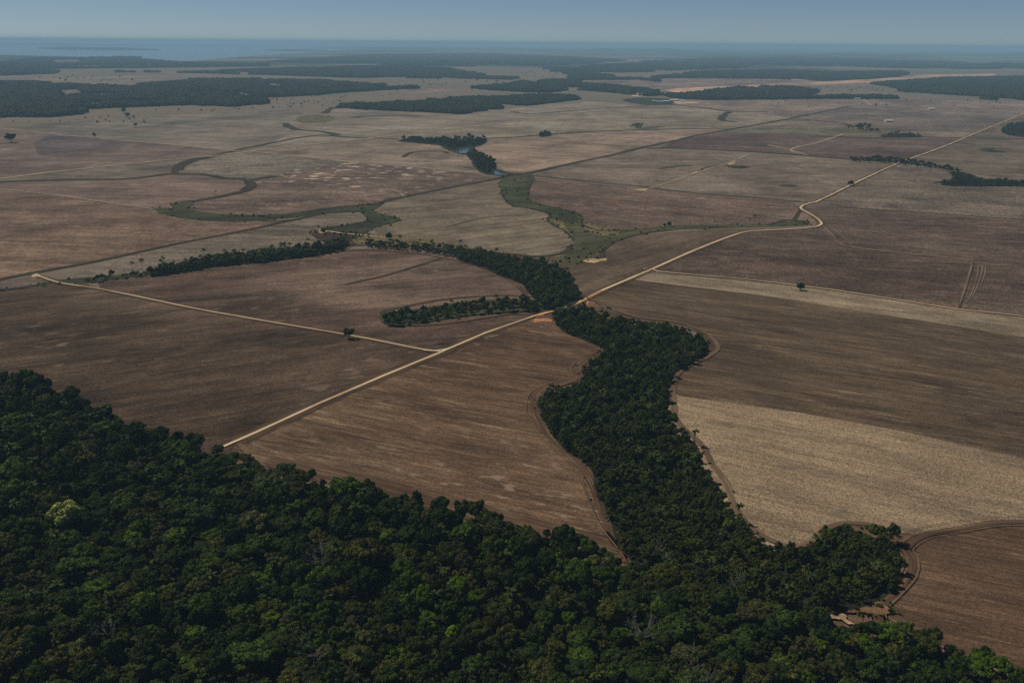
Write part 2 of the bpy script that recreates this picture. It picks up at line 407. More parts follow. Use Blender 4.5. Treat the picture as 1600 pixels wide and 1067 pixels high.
# ---- fields, painted far to near: px outline, colours as seen
fA = furrow((725, 627), (800, 640)); fR = furrow((1210, 545), (1500, 590)); fS = furrow((1320, 715), (1600, 772)); fB = furrow((1450, 895), (1600, 925))
fL = furrow((100, 350), (250, 354)); fU = furrow((900, 320), (1200, 345)); fC = furrow((650, 350), (800, 332)); fF = furrow((1300, 380), (1600, 398))
def FM(tag_, c, l, d, ang, **kw):
    global S; S += 1
    seed = S
    def mk(P):
        Q = P[np.abs(P[:, 0]) < P[:, 1] * 0.56] if (np.abs(P[:, 0]) < P[:, 1] * 0.56).any() else P
        return field_material('soil_' + tag_, c, l, d, ang, seed=seed, dist=float(np.median(np.hypot(Q[:, 0], Q[:, 1]))), **kw)
    return mk
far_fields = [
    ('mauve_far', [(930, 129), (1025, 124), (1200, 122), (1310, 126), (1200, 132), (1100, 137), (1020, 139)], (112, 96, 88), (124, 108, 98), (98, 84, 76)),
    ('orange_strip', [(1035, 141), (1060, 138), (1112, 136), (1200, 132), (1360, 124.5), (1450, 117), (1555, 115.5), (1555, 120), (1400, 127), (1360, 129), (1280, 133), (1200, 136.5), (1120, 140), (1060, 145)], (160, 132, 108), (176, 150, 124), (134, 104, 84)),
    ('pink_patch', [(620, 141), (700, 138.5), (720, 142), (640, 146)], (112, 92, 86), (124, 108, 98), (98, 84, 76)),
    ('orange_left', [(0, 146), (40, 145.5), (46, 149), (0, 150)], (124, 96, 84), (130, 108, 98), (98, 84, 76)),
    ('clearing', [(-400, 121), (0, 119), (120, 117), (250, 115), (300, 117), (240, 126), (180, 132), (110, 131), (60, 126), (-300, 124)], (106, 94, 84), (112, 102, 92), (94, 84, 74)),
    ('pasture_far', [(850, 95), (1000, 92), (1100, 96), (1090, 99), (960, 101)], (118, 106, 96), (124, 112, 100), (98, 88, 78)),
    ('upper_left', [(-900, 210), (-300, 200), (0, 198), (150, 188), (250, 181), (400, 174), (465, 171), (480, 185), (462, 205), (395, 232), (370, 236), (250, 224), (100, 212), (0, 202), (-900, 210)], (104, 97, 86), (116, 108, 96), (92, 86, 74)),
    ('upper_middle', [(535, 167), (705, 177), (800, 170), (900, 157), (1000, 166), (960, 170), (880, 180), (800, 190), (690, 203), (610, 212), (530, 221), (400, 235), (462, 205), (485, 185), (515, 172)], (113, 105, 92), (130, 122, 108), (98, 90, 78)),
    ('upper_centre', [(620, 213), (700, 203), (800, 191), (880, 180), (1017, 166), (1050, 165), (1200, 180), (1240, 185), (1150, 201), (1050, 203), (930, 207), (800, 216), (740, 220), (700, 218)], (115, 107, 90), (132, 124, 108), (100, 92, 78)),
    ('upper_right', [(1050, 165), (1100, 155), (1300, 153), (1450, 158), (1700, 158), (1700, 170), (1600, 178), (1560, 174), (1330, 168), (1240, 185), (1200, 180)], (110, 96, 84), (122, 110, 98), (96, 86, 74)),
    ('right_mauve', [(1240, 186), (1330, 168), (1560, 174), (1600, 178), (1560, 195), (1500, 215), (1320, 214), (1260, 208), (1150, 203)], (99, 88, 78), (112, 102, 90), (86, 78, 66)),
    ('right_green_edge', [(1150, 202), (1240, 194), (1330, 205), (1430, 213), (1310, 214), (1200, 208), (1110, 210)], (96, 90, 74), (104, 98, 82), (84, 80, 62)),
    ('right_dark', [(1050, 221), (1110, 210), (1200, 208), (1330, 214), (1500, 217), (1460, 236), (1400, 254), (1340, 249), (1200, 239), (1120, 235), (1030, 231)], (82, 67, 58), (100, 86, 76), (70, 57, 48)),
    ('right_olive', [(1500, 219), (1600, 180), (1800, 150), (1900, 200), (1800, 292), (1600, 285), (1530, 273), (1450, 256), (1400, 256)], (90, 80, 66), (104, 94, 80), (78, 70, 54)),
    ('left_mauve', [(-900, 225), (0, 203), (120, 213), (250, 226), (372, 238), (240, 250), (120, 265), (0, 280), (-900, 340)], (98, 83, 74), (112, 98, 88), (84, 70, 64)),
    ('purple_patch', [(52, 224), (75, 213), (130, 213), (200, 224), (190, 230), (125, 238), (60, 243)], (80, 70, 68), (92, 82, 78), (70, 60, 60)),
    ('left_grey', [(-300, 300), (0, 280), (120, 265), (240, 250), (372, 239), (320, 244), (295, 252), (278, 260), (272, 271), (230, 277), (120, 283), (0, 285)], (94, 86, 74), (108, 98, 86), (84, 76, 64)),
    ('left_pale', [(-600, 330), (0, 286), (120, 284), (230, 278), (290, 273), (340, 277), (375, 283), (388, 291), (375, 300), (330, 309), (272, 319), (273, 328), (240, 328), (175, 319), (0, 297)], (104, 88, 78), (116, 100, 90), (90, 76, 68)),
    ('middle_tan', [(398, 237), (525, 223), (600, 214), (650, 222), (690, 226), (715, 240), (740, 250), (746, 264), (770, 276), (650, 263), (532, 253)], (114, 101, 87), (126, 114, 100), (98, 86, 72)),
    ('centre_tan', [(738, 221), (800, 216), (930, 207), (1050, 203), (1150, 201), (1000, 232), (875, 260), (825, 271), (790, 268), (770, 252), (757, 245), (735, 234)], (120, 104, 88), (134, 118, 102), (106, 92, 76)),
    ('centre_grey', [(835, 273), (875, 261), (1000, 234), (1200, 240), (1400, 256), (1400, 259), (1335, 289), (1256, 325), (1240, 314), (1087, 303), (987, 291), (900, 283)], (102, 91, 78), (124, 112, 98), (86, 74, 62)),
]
for px in CORR: sheet('field', px, FM('corridor', (84, 66, 50), (112, 92, 72), (64, 50, 38), fA, streak=0.6, row=3))
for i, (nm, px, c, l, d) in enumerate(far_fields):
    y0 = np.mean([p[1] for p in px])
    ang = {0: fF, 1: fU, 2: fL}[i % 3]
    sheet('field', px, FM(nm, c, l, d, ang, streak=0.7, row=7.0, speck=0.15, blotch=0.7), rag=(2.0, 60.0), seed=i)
sheet('field', [(300, 331), (297, 326), (305, 318), (340, 311), (400, 297), (400, 288), (390, 281), (350, 277), (310, 271), (290, 265), (300, 254), (365, 240), (400, 238), (532, 253), (650, 263), (745, 272), (790, 279), (687, 298), (590, 319), (500, 327), (400, 338)],
      FM('with_pale_patches', (92, 77, 66), (122, 108, 94), (76, 62, 54), fL, streak=0.7, row=6, spots=((190, 176, 160), 30., 24., 0.60, 0.1), blotch=0.6), rag=(2, 40))
sheet('field', [(290, 265), (300, 254), (365, 240), (400, 238), (480, 248), (540, 254), (460, 266), (430, 276), (402, 288), (390, 281), (350, 277)],
      FM('grey_green', (96, 90, 78), (122, 114, 102), (80, 76, 64), fL, streak=0.7, row=6), rag=(4, 30))
sheet('field', [(590, 321), (690, 298), (775, 283), (783, 300), (800, 322), (830, 326), (858, 335), (855, 343), (880, 360), (895, 378), (890, 388), (830, 400), (780, 396), (700, 386), (615, 376), (598, 368), (585, 358), (625, 342), (590, 330)],
      FM('centre_stubble', (103, 93, 77), (124, 113, 96), (88, 79, 63), fC, streak=0.5, row=5, speck=0.2), smooth=True)
sheet('field', [(832, 277), (900, 284), (987, 292), (1087, 304), (1240, 316), (1252, 327), (1278, 340), (1282, 350), (1262, 347), (1200, 352), (1050, 354), (965, 361), (935, 361), (910, 350), (895, 332), (830, 320), (824, 300)],
      FM('pinkish_ploughed', (92, 76, 65), (122, 106, 94), (74, 60, 50), fU, streak=0.9, row=5, blotch=0.6), rag=(2, 40))
sheet('field', [(-900, 350), (0, 297), (100, 308), (240, 329), (265, 338), (300, 345), (400, 346), (475, 341), (400, 357), (250, 388), (150, 410), (60, 427), (0, 438), (-900, 560)],
      FM('left_orange_brown', (104, 86, 70), (122, 104, 86), (84, 68, 58), fL, streak=0.85, row=5, blotch=0.7), rag=(2, 40))
sheet('field', [(100, 437), (150, 411), (250, 390), (400, 359), (470, 344), (500, 336), (562, 331), (573, 345), (545, 358), (497, 362), (482, 362), (520, 374), (540, 380), (500, 392), (400, 402), (300, 416), (200, 429), (130, 438)],
      FM('left_grey_stubble', (98, 89, 77), (118, 108, 96), (84, 76, 64), fL, streak=0.6, row=5))
sheet('field', [(-300, 470), (0, 440), (60, 430), (110, 439), (60, 447), (0, 452), (-300, 490)], FM('left_corner', (92, 80, 72), (104, 92, 84), (80, 68, 60), fL))
sheet('field', [(1276, 317), (1335, 289), (1400, 259), (1450, 262), (1500, 270), (1480, 288), (1600, 291), (1800, 292), (1900, 360), (1600, 346), (1350, 327), (1262, 322)],
      FM('right_grey', (96, 86, 74), (112, 102, 88), (80, 70, 58), fF, streak=0.7, row=6))
sheet('field', [(1262, 322), (1350, 327), (1600, 346), (1900, 360), (1900, 540), (1600, 496), (1280, 451), (1160, 437), (1015, 424), (1085, 392), (1150, 367), (1200, 360), (1262, 356), (1281, 353), (1284, 348), (1276, 339), (1252, 328)],
      FM('right_dark_brown', (80, 66, 55), (104, 90, 78), (64, 51, 41), fF, streak=0.85, row=6, blotch=0.7), rag=(1.5, 40))
sheet('field', [(960, 379), (1000, 367), (1100, 359), (1200, 357), (1262, 357), (1200, 361), (1150, 368), (1085, 393), (1015, 424), (940, 456), (905, 473), (905, 450), (870, 420), (900, 412), (935, 405), (945, 390)],
      FM('centre_brown', (86, 73, 58), (104, 91, 75), (74, 61, 48), furrow((900, 440), (1050, 390)), streak=0.5, row=4))
sheet('field', [(1000, 425), (1160, 438), (1280, 452), (1600, 496), (1900, 540), (1900, 580), (1600, 527), (1350, 487), (1200, 463), (985, 437)],
      FM('pale_stubble_strip', (122, 110, 90), (136, 124, 104), (98, 88, 72), fR, streak=0.7, row=4, speck=0.2, spots=((88, 82, 70), 40., 14., 0.63, 0.3)))
sheet('field', [(985, 437), (1200, 463), (1350, 487), (1600, 527), (1900, 580), (1900, 785), (1600, 717), (1400, 672), (1250, 645), (1060, 619), (1046, 602), (1060, 577), (1107, 542), (1090, 520), (1050, 508), (940, 492), (925, 475), (915, 468), (940, 456)],
      FM('right_tilled', (80, 67, 51), (110, 96, 76), (62, 50, 37), fR, streak=0.8, row=3.2, speck=0.2, blotch=0.6))
sheet('field', [(1046, 605), (1060, 619), (1250, 645), (1400, 672), (1600, 717), (1900, 785), (1900, 830), (1600, 815), (1500, 827), (1440, 836), (1400, 832), (1340, 822), (1300, 822), (1270, 850), (1240, 858), (1200, 852), (1160, 840), (1120, 770), (1080, 690), (1040, 655)],
      FM('straw', (126, 110, 87), (148, 131, 106), (100, 88, 72), fS, streak=0.35, row=2.2, speck=0.42, blotch=0.7, mottle=0.3, spots=((84, 78, 68), 34., 20., 0.625, 0.3)))
sheet('field', [(1400, 858), (1440, 838), (1500, 827), (1560, 816), (1900, 830), (2100, 1300), (1600, 1120), (1480, 1040), (1400, 1010), (1380, 945), (1410, 905), (1410, 870)],
      FM('bottom_right_tilled', (84, 66, 50), (122, 100, 78), (64, 49, 36), fB, streak=0.9, row=1.8, speck=0.3, blotch=0.5))
sheet('field', [(-900, 590), (-300, 482), (0, 453), (60, 446), (130, 442), (165, 455), (300, 483), (400, 501), (530, 523), (600, 536), (660, 548), (690, 552), (600, 588), (500, 631), (400, 677), (368, 692), (340, 740), (0, 640), (-500, 640)],
      FM('lower_left_brown', (72, 58, 45), (104, 88, 70), (52, 42, 31), furrow((100, 500), (350, 470)), streak=0.45, row=7, speck=0.28, blotch=0.9, mottle=0.5, spots=((104, 90, 74), 22., 12., 0.63, 0.1)))
sheet('field', [(150, 440), (230, 432), (300, 422), (400, 412), (480, 401), (560, 390), (620, 386), (660, 396), (760, 418), (815, 445), (838, 472), (845, 488), (838, 495), (760, 522), (690, 551), (600, 535), (400, 500), (160, 454)],
      FM('middle_brown', (82, 66, 55), (108, 92, 78), (62, 49, 40), furrow((400, 480), (640, 460)), streak=0.45, row=7, speck=0.22, blotch=0.9, mottle=0.5, spots=((112, 97, 82), 22., 14., 0.65, 0.1)))
sheet('field', [(368, 691), (400, 677), (500, 631), (600, 588), (690, 552), (760, 522), (838, 497), (868, 500), (940, 538), (935, 560), (910, 570), (912, 592), (890, 603), (845, 618), (852, 650), (880, 690), (925, 720), (940, 760), (960, 800), (975, 840), (1030, 900), (900, 900), (700, 840), (440, 780)],
      FM('lower_middle_tilled', (84, 65, 48), (132, 113, 90), (62, 46, 33), fA, streak=0.8, row=2.6, speck=0.28, blotch=0.8, spots=((126, 110, 92), 15., 7., 0.63, 0.0)))

# ---- meadows along the streams
M_MEAD = field_material('green_meadow', (54, 60, 37), (82, 80, 52), (36, 42, 26), fC, streak=0.5, row=9, speck=0.3, seed=91, blotch=0.9)
M_MEADD = field_material('dark_green_meadow', (50, 54, 37), (70, 70, 46), (38, 42, 28), fC, streak=0.5, row=9, speck=0.3, seed=95, blotch=0.9)
M_DRY = field_material('dry_meadow', (94, 86, 60), (112, 102, 72), (70, 68, 44), fC, streak=0.5, row=8, speck=0.3, seed=97, blotch=0.8)
M_SCRUB = field_material('brown_scrub', (66, 54, 42), (86, 72, 58), (48, 42, 30), fC, streak=0.5, row=8, speck=0.35, seed=99, blotch=0.8)
meadow = [
    ([(240, 327), (262, 325), (273, 329), (268, 319), (300, 313), (303, 319), (297, 326), (310, 331), (350, 335), (420, 338), (440, 341), (400, 346), (330, 346), (265, 338)], M_MEADD),
    ([(400, 337), (450, 334), (500, 326), (560, 320), (600, 318), (583, 329), (600, 336), (623, 342), (618, 348), (590, 355), (566, 365), (520, 361), (498, 357), (530, 353), (565, 347), (575, 343), (565, 333), (510, 334), (440, 342)], M_MEADD),
    ([(562, 322), (590, 320), (583, 329), (600, 336), (625, 341), (612, 348), (585, 347), (575, 343), (566, 332)], M_MEAD),
    ([(490, 362), (560, 362), (610, 372), (700, 384), (790, 395), (890, 402), (935, 395), (935, 403), (900, 412), (870, 418), (800, 404), (700, 392), (600, 384), (530, 385), (500, 375)], M_SCRUB),
    ([(565, 366), (640, 372), (730, 384), (700, 389), (640, 384), (560, 382)], M_DRY),
    ([(780, 290), (783, 279), (800, 272), (828, 272), (836, 278), (826, 300), (828, 314), (850, 321), (880, 326), (908, 340), (912, 354), (935, 360), (965, 360), (1000, 358), (1050, 353), (1150, 352), (1200, 350), (1260, 345), (1262, 352), (1200, 355), (1100, 358), (1040, 360), (1000, 366), (960, 378), (945, 392), (925, 404), (895, 412), (868, 408), (893, 390), (896, 374), (880, 360), (862, 352), (856, 343), (858, 335), (830, 326), (800, 323), (788, 312)], M_MEAD),
    ([(868, 325), (895, 333), (903, 345), (890, 350), (872, 340)], M_MEADD),
    ([(895, 362), (935, 364), (955, 372), (935, 392), (910, 402), (880, 405), (897, 388)], M_MEADD),
    ([(912, 350), (960, 358), (968, 366), (940, 368), (915, 362)], M_DRY),
    ([(851, 343), (875, 346), (885, 356), (893, 368), (880, 362), (866, 354)], M_DRY),
    ([(466, 184), (490, 180), (517, 182), (520, 188), (505, 192), (470, 192)], M_DRY),
    ([(-300, 466), (0, 452), (45, 447), (100, 437), (190, 430), (235, 426), (230, 431), (160, 441), (100, 443), (50, 450), (0, 456), (-300, 475)], M_MEADD),
    ([(740, 250), (765, 252), (776, 264), (800, 270), (822, 272), (800, 276), (760, 273), (742, 262)], M_MEADD),
    ([(690, 226), (735, 222), (742, 236), (735, 243), (712, 240)], M_MEADD),
    ([(1460, 286), (1490, 280), (1483, 268), (1510, 270), (1540, 280), (1600, 283), (1800, 283), (1800, 291), (1600, 290)], M_MEADD),
    ([(1280, 205), (1345, 198), (1380, 207), (1372, 212), (1310, 211)], M_DRY),
    ([(1528, 233), (1555, 231.5), (1552, 235), (1575, 237), (1550, 238.5)], M_MEADD),
    ([(973, 156), (1000, 153), (1050, 155), (1050, 163), (1020, 165), (985, 161)], M_MEADD),
]
for i, (px, m) in enumerate(meadow):
    sheet('meadow', px, m, smooth=True, rag=(2.5, 14.0), seed=i)

# ---- bare orange and pale earth
M_ORANGE = ribbon_material('x', (150, 104, 70), (176, 130, 92), (120, 80, 54))
M_EARTH = field_material('bare_orange_earth', (158, 110, 72), (188, 150, 112), (126, 84, 56), fA, streak=0.6, row=3, speck=0.25, seed=71)
M_SAND = field_material('bare_pale_earth', (158, 134, 104), (190, 168, 136), (120, 98, 72), fA, streak=0.6, row=3, speck=0.25, seed=72)
M_BROWN = field_material('bare_brown_earth', (104, 80, 58), (140, 112, 84), (78, 58, 42), fA, streak=0.7, row=3, speck=0.3, seed=73)
for i, (px, m) in enumerate([
    ([(832, 503), (836, 499), (848, 497.5), (861, 499), (863, 503.5), (848, 503), (834, 505)], M_EARTH),
    ([(832, 494), (846, 491), (850, 494), (838, 497)], M_EARTH),
    ([(903, 474), (916, 467), (928, 468), (930, 478), (922, 482), (912, 477)], M_BROWN),
    ([(905, 474), (914, 469), (922, 470), (918, 476), (910, 476)], M_EARTH),
    ([(910, 408), (920, 404.5), (935, 405.5), (948, 404), (946, 408), (936, 409), (928, 411.5), (915, 410)], M_SAND),
    ([(1050, 159), (1065, 158), (1095, 160), (1090, 162), (1060, 163)], M_SAND),
    ([(986, 149), (1004, 148), (1003, 151), (988, 151)], M_SAND),
    ([(1294, 309.5), (1304, 308.5), (1313, 309.8), (1303, 311)], M_BROWN),
    ([(1484, 481), (1495, 481), (1494, 485), (1486, 485)], M_SAND),
    ([(48, 431), (58, 427), (68, 436), (62, 434), (50, 434)], M_SAND),
    ([(544, 292), (556, 290.5), (568, 291), (560, 293.5), (550, 294)], M_SAND),
    ([(498, 360), (512, 362), (505, 366), (498, 364)], M_SAND),
    ([(1010, 425), (1022, 418), (1034, 424), (1028, 426), (1015, 426)], M_EARTH),
    ([(1080, 271), (1092, 268), (1096, 269.5), (1084, 272)], M_SAND),
    ([(1136, 256), (1150, 251), (1148, 256), (1140, 258)], M_SAND),
    ([(985, 298), (996, 296.5), (1015, 295), (1010, 298)], M_SAND),
    ([(1216, 290), (1226, 288.5), (1240, 288.8), (1248, 291.5), (1238, 292.5), (1224, 292)], M_SCRUB),
    ([(1133, 259), (1160, 259), (1175, 262), (1155, 264), (1138, 262)], M_MEADD),
]):
    sheet('bare_earth', px, m, rag=(1.4, 4.0), seed=i + 40)

# ---- verges, ditches, tracks and roads
M_VERGE = ribbon_material('road_verge', (80, 64, 49), (102, 86, 66), (60, 48, 36), streak=0.9, across=2.5, along=60, soft=0.5)
M_DITCH = ribbon_material('ditch_grass', (56, 50, 36), (74, 66, 48), (42, 38, 27), streak=0.6, across=3, along=50)
M_DGREEN = ribbon_material('green_ditch_grass', (54, 58, 38), (72, 74, 50), (40, 44, 28), streak=0.6, across=3, along=50)
M_ROAD = ribbon_material('pale_dirt_road', (188, 168, 134), (208, 190, 158), (150, 126, 96), streak=0.6, across=0.7, along=60)
M_ROADO = ribbon_material('orange_dirt_road', (182, 140, 96), (206, 170, 126), (146, 104, 68), streak=0.6, across=0.7, along=60)
M_TRACK = ribbon_material('faint_field_track', (142, 126, 106), (160, 144, 122), (118, 102, 84), streak=0.6, across=0.8, along=60)
M_HEAD = ribbon_material('turning_strip', (86, 67, 51), (128, 110, 88), (62, 46, 34), streak=1.0, across=1.3, along=45, soft=0.5)
M_HEADR = ribbon_material('turning_strip_right', (98, 82, 63), (122, 105, 84), (78, 63, 48), streak=1.0, across=1.3, along=45, soft=0.5)
M_HEADS = ribbon_material('turning_strip_straw', (140, 116, 82), (160, 134, 96), (104, 84, 58), streak=0.8, across=1.5, along=45, soft=0.3)

M_RUT = ribbon_material('wheel_rut', (70, 54, 41), (92, 74, 56), (54, 40, 30), streak=1.0, across=0.5, along=12, soft=0.6)
M_RUTL = ribbon_material('straw_row', (108, 90, 70), (126, 108, 86), (86, 68, 52), streak=1.0, across=0.5, along=12, soft=0.6)
M_TRACKD = ribbon_material('dull_field_track', (106, 92, 77), (126, 111, 94), (84, 70, 58), streak=1.0, across=0.8, along=20)
main_low = [(345, 701), (400, 677), (500, 631), (600, 588), (690, 551), (760, 521), (838, 494)]
main_mid = [(838, 494), (860, 488), (882, 482), (905, 473), (940, 455), (1015, 423), (1085, 392), (1150, 367), (1170, 362.5), (1200, 360.5), (1240, 358.5), (1262, 356.5), (1276, 354.5), (1283, 351), (1281, 346), (1274, 340), (1262, 333), (1253, 328), (1251, 325), (1255, 321.5), (1264, 318.5), (1275, 316), (1335, 287), (1400, 257), (1460, 235), (1500, 219), (1555, 196), (1600, 178), (1680, 146)]
left_road = [(55, 431), (66, 434), (80, 439), (100, 444), (160, 453), (300, 482), (400, 500), (530, 522), (600, 535), (660, 547), (694, 551)]
right_road = [(1018, 421), (1030, 425), (1060, 428), (1160, 437), (1280, 451), (1400, 469), (1490, 483), (1600, 495), (1900, 535)]
dark_lines = [
    ([(-300, 500), (0, 437), (62, 425), (150, 409), (250, 387), (400, 357), (467, 342), (507, 334), (560, 330)], 13, M_DITCH),
    ([(400, 340), (475, 334), (507, 327), (562, 322), (590, 319), (612, 312), (687, 297), (775, 280), (800, 273)], 15, M_DITCH),
    ([(-200, 292), (0, 285), (75, 282), (200, 280), (250, 274), (275, 272), (325, 274), (350, 279), (375, 280), (388, 284), (393, 290), (385, 297), (375, 301), (337, 309), (300, 315)], 22, M_DITCH),
    ([(275, 271), (276, 262), (292, 252), (325, 244), (362, 237), (400, 229), (495, 212), (550, 215), (622, 218)], 18, M_DITCH),
    ([(278, 266), (285, 259), (300, 252), (325, 246)], 30, M_DITCH),
    ([(392, 283), (402, 280), (430, 276)], 20, M_DITCH),
    ([(740, 220), (760, 217), (800, 215), (850, 211), (925, 206), (1050, 202), (1150, 201)], 24, M_DGREEN),
    ([(800, 273), (825, 271), (875, 260), (950, 244), (1000, 232), (1050, 221), (1100, 210), (1150, 201), (1200, 192), (1237, 185), (1330, 166)], 19, M_DITCH),
    ([(1010, 232), (1060, 232), (1200, 239), (1275, 245), (1337, 250), (1412, 254), (1450, 260), (1500, 267)], 22, M_DITCH),
    ([(832, 275), (900, 282), (987, 290), (1087, 302), (1200, 311), (1262, 317)], 8, M_DITCH),
    ([(800, 175), (825, 178), (925, 171), (1000, 166), (1030, 163)], 20, M_DITCH),
    ([(550, 184), (575, 182), (625, 181), (660, 182)], 30, M_DITCH),
    ([(630, 246), (642, 239), (660, 237), (690, 237), (700, 240)], 13, M_DITCH),
    ([(1030, 264), (1060, 260), (1080, 259)], 12, M_DITCH),
    ([(1060, 266), (1090, 268), (1100, 263), (1130, 258)], 5, M_DITCH),
    ([(1257, 187), (1290, 190), (1320, 194), (1330, 198)], 20, M_DITCH),
    ([(1040, 163), (1100, 169), (1140, 174), (1200, 175)], 30, M_DITCH),
    ([(1140, 175), (1128, 183), (1130, 189), (1150, 191)], 30, M_DITCH),
    ([(985, 198), (1000, 193), (1000, 201), (1035, 198)], 22, M_DGREEN),
    ([(445, 193), (452, 199), (465, 203)], 30, M_DITCH),
    ([(462, 203), (510, 207), (525, 212)], 30, M_DGREEN),
    ([(507, 178), (515, 171), (522, 168)], 28, M_DITCH),
    ([(375, 341), (420, 346), (470, 343)], 6, M_DITCH),
    ([(540, 445), (600, 432), (650, 417), (690, 404), (700, 399)], 5, M_DITCH),
    ([(895, 382), (880, 395), (840, 402), (790, 398), (700, 388), (640, 378)], 8, M_DITCH),
    ([(783, 300), (790, 313), (802, 322), (832, 327), (858, 336), (856, 344), (865, 353), (882, 361), (896, 376)], 5, M_DITCH),
    ([(832, 280), (826, 300), (829, 315), (855, 322), (890, 330), (908, 338), (911, 352), (936, 360), (990, 361)], 5, M_DITCH),
    ([(940, 403), (945, 391), (962, 378), (1002, 366), (1050, 359)], 5, M_DITCH),
    ([(725, 262), (800, 272)], 8, M_DITCH),
    ([(1499, 482), (1504, 466), (1511, 445), (1521, 411)], 3, M_DITCH),
    ([(1240, 345), (1250, 330), (1255, 322)], 7, M_DITCH),
    ([(1200, 353), (1235, 344), (1262, 350)], 9, M_DITCH),
    ([(1400, 213), (1500, 216), (1640, 218)], 14, M_DITCH),
    ([(1290, 317), (1330, 325), (1450, 333), (1600, 344), (1800, 356)], 16, M_VERGE),
]
for i, (px, wd, m) in enumerate(dark_lines):
    ribbon('ditch' if m is not M_VERGE else 'verge', px, wd, m, wob=0.35, seed=i)
ribbon('verge', main_low, 26, M_VERGE, seed=1)
ribbon('verge', main_mid[2:], 22, M_VERGE, seed=2)
ribbon('verge', left_road, 18, M_VERGE, seed=3)
ribbon('verge', right_road, 14, M_VERGE, seed=4)
tracks = [
    ([(-300, 262), (0, 280), (75, 270), (200, 257), (300, 247), (375, 239), (400, 236), (525, 222), (600, 214), (662, 207), (725, 200), (775, 193), (800, 190), (900, 177), (1017, 166)], 15, False),
    ([(-300, 185), (0, 201), (100, 212), (250, 225), (375, 237), (400, 238), (532, 252), (562, 255), (650, 262), (750, 271)], 11, False),
    ([(462, 194), (550, 200), (650, 206), (750, 214)], 14, False),
    ([(632, 184), (700, 187), (775, 193)], 12, False),
    ([(395, 236), (440, 226), (462, 222), (540, 220)], 7, False),
    ([(1168, 243), (1142, 254), (1116, 262), (1087, 271), (1050, 284), (1010, 297)], 6, False),
    ([(1318, 210), (1275, 224), (1240, 232), (1236, 235), (1245, 240), (1262, 243)], 10, True),
    ([(1200, 227), (1230, 234), (1257, 241)], 8, False),
    ([(1270, 224), (1320, 226), (1400, 231), (1460, 235)], 6, False),
    ([(0, 296), (100, 307), (175, 318)], 6, False),
    ([(175, 318), (205, 323), (240, 328)], 3.5, False),
    ([(1350, 157), (1362, 165)], 14, False),
    ([(1390, 185), (1455, 172)], 10, False),
    ([(835, 273), (910, 284), (990, 291), (1087, 304), (1240, 316)], 3, False),
    ([(890, 222), (930, 225), (980, 230)], 5, False),
    ([(450, 350), (497, 360)], 3, False),
    ([(1330, 386), (1345, 389), (1400, 395), (1460, 401), (1520, 408)], 2.6, False),
    ([(1284, 352), (1300, 368), (1318, 384), (1335, 388)], 4, True),
    ([(1292, 352), (1312, 367), (1335, 387)], 3, True),
    ([(1520, 410), (1508, 450), (1499, 478)], 2.5, False),
    ([(1536, 411), (1534, 425), (1528, 445), (1514, 475)], 1.8, True),
    ([(1529, 411), (1527, 430), (1520, 455), (1508, 478)], 1.5, True),
    ([(1541, 414), (1537, 435), (1530, 455)], 1.5, True),
    ([(1276, 350), (1290, 364), (1305, 378), (1325, 390)], 1.8, True),
    ([(1262, 318), (1240, 313), (1225, 311)], 5, False),
]
for i, (px, wd, sm) in enumerate(tracks):
    ribbon('field_track', px, wd, M_TRACK if i < 12 or i == 16 else M_TRACKD, smooth=sm, seed=i + 20, wob=0.35, taper=i > 16)
ribbon('dirt_road', left_road, 2.4, M_ROAD, smooth=True, seed=5)
ribbon('dirt_road', right_road, 2.4, M_ROAD, smooth=True, seed=6)
ribbon('dirt_road', [(498, 360), (540, 366), (575, 369), (606, 373)], 4.0, M_ROAD, seed=7)
ribbon('dirt_road', main_low, 3.1, M_ROAD, smooth=False, seed=8, step=25)
ribbon('dirt_road', main_mid[4:], 4.4, M_ROAD, seed=9, wob=0.08)
ribbon('dirt_road', main_mid[:5], 5.5, M_ROADO, seed=10)
ribbon('dirt_road', [(662, 548), (680, 549), (700, 546), (720, 538)], 3.2, M_ROAD, seed=11)

# turning strips that follow the edges of the woods
heads = [
    ([(868, 502), (905, 515), (940, 535), (948, 550), (920, 562), (905, 578), (908, 590), (880, 600), (848, 612), (838, 628), (842, 655), (868, 690), (905, 722), (925, 750), (940, 785), (955, 820), (985, 858), (1005, 885)], 18, M_HEAD),
    ([(945, 480), (1000, 497), (1060, 505), (1105, 523), (1122, 545), (1105, 560), (1075, 573), (1058, 587), (1052, 610), (1054, 650), (1070, 672), (1100, 700), (1112, 725), (1130, 750), (1150, 795), (1180, 830), (1215, 850), (1245, 855), (1272, 848), (1295, 826), (1330, 818), (1400, 828)], 8, M_HEADR),
    ([(1385, 1000), (1372, 955), (1400, 925), (1420, 900), (1424, 878), (1416, 858), (1440, 840), (1500, 828), (1570, 818), (1750, 822)], 9, M_HEAD),
    ([(1380, 960), (1420, 985), (1490, 1015), (1560, 1050), (1640, 1080)], 16, M_HEAD),
    ([(400, 715), (480, 735), (600, 765), (700, 790), (800, 815), (900, 845), (985, 870)], 40, M_HEAD),
    ([(600, 512), (700, 506), (800, 492), (838, 492)], 10, M_HEAD),
    ([(592, 500), (594, 488), (640, 478), (700, 468), (790, 462), (830, 466)], 10, M_HEAD),
    ([(440, 408), (540, 392), (640, 396), (740, 414), (800, 440), (828, 470)], 12, M_HEAD),
    ([(905, 462), (940, 476), (950, 490)], 14, M_HEAD),
    ([(630, 355), (680, 358), (760, 340), (840, 336)], 6, M_HEADR),
]
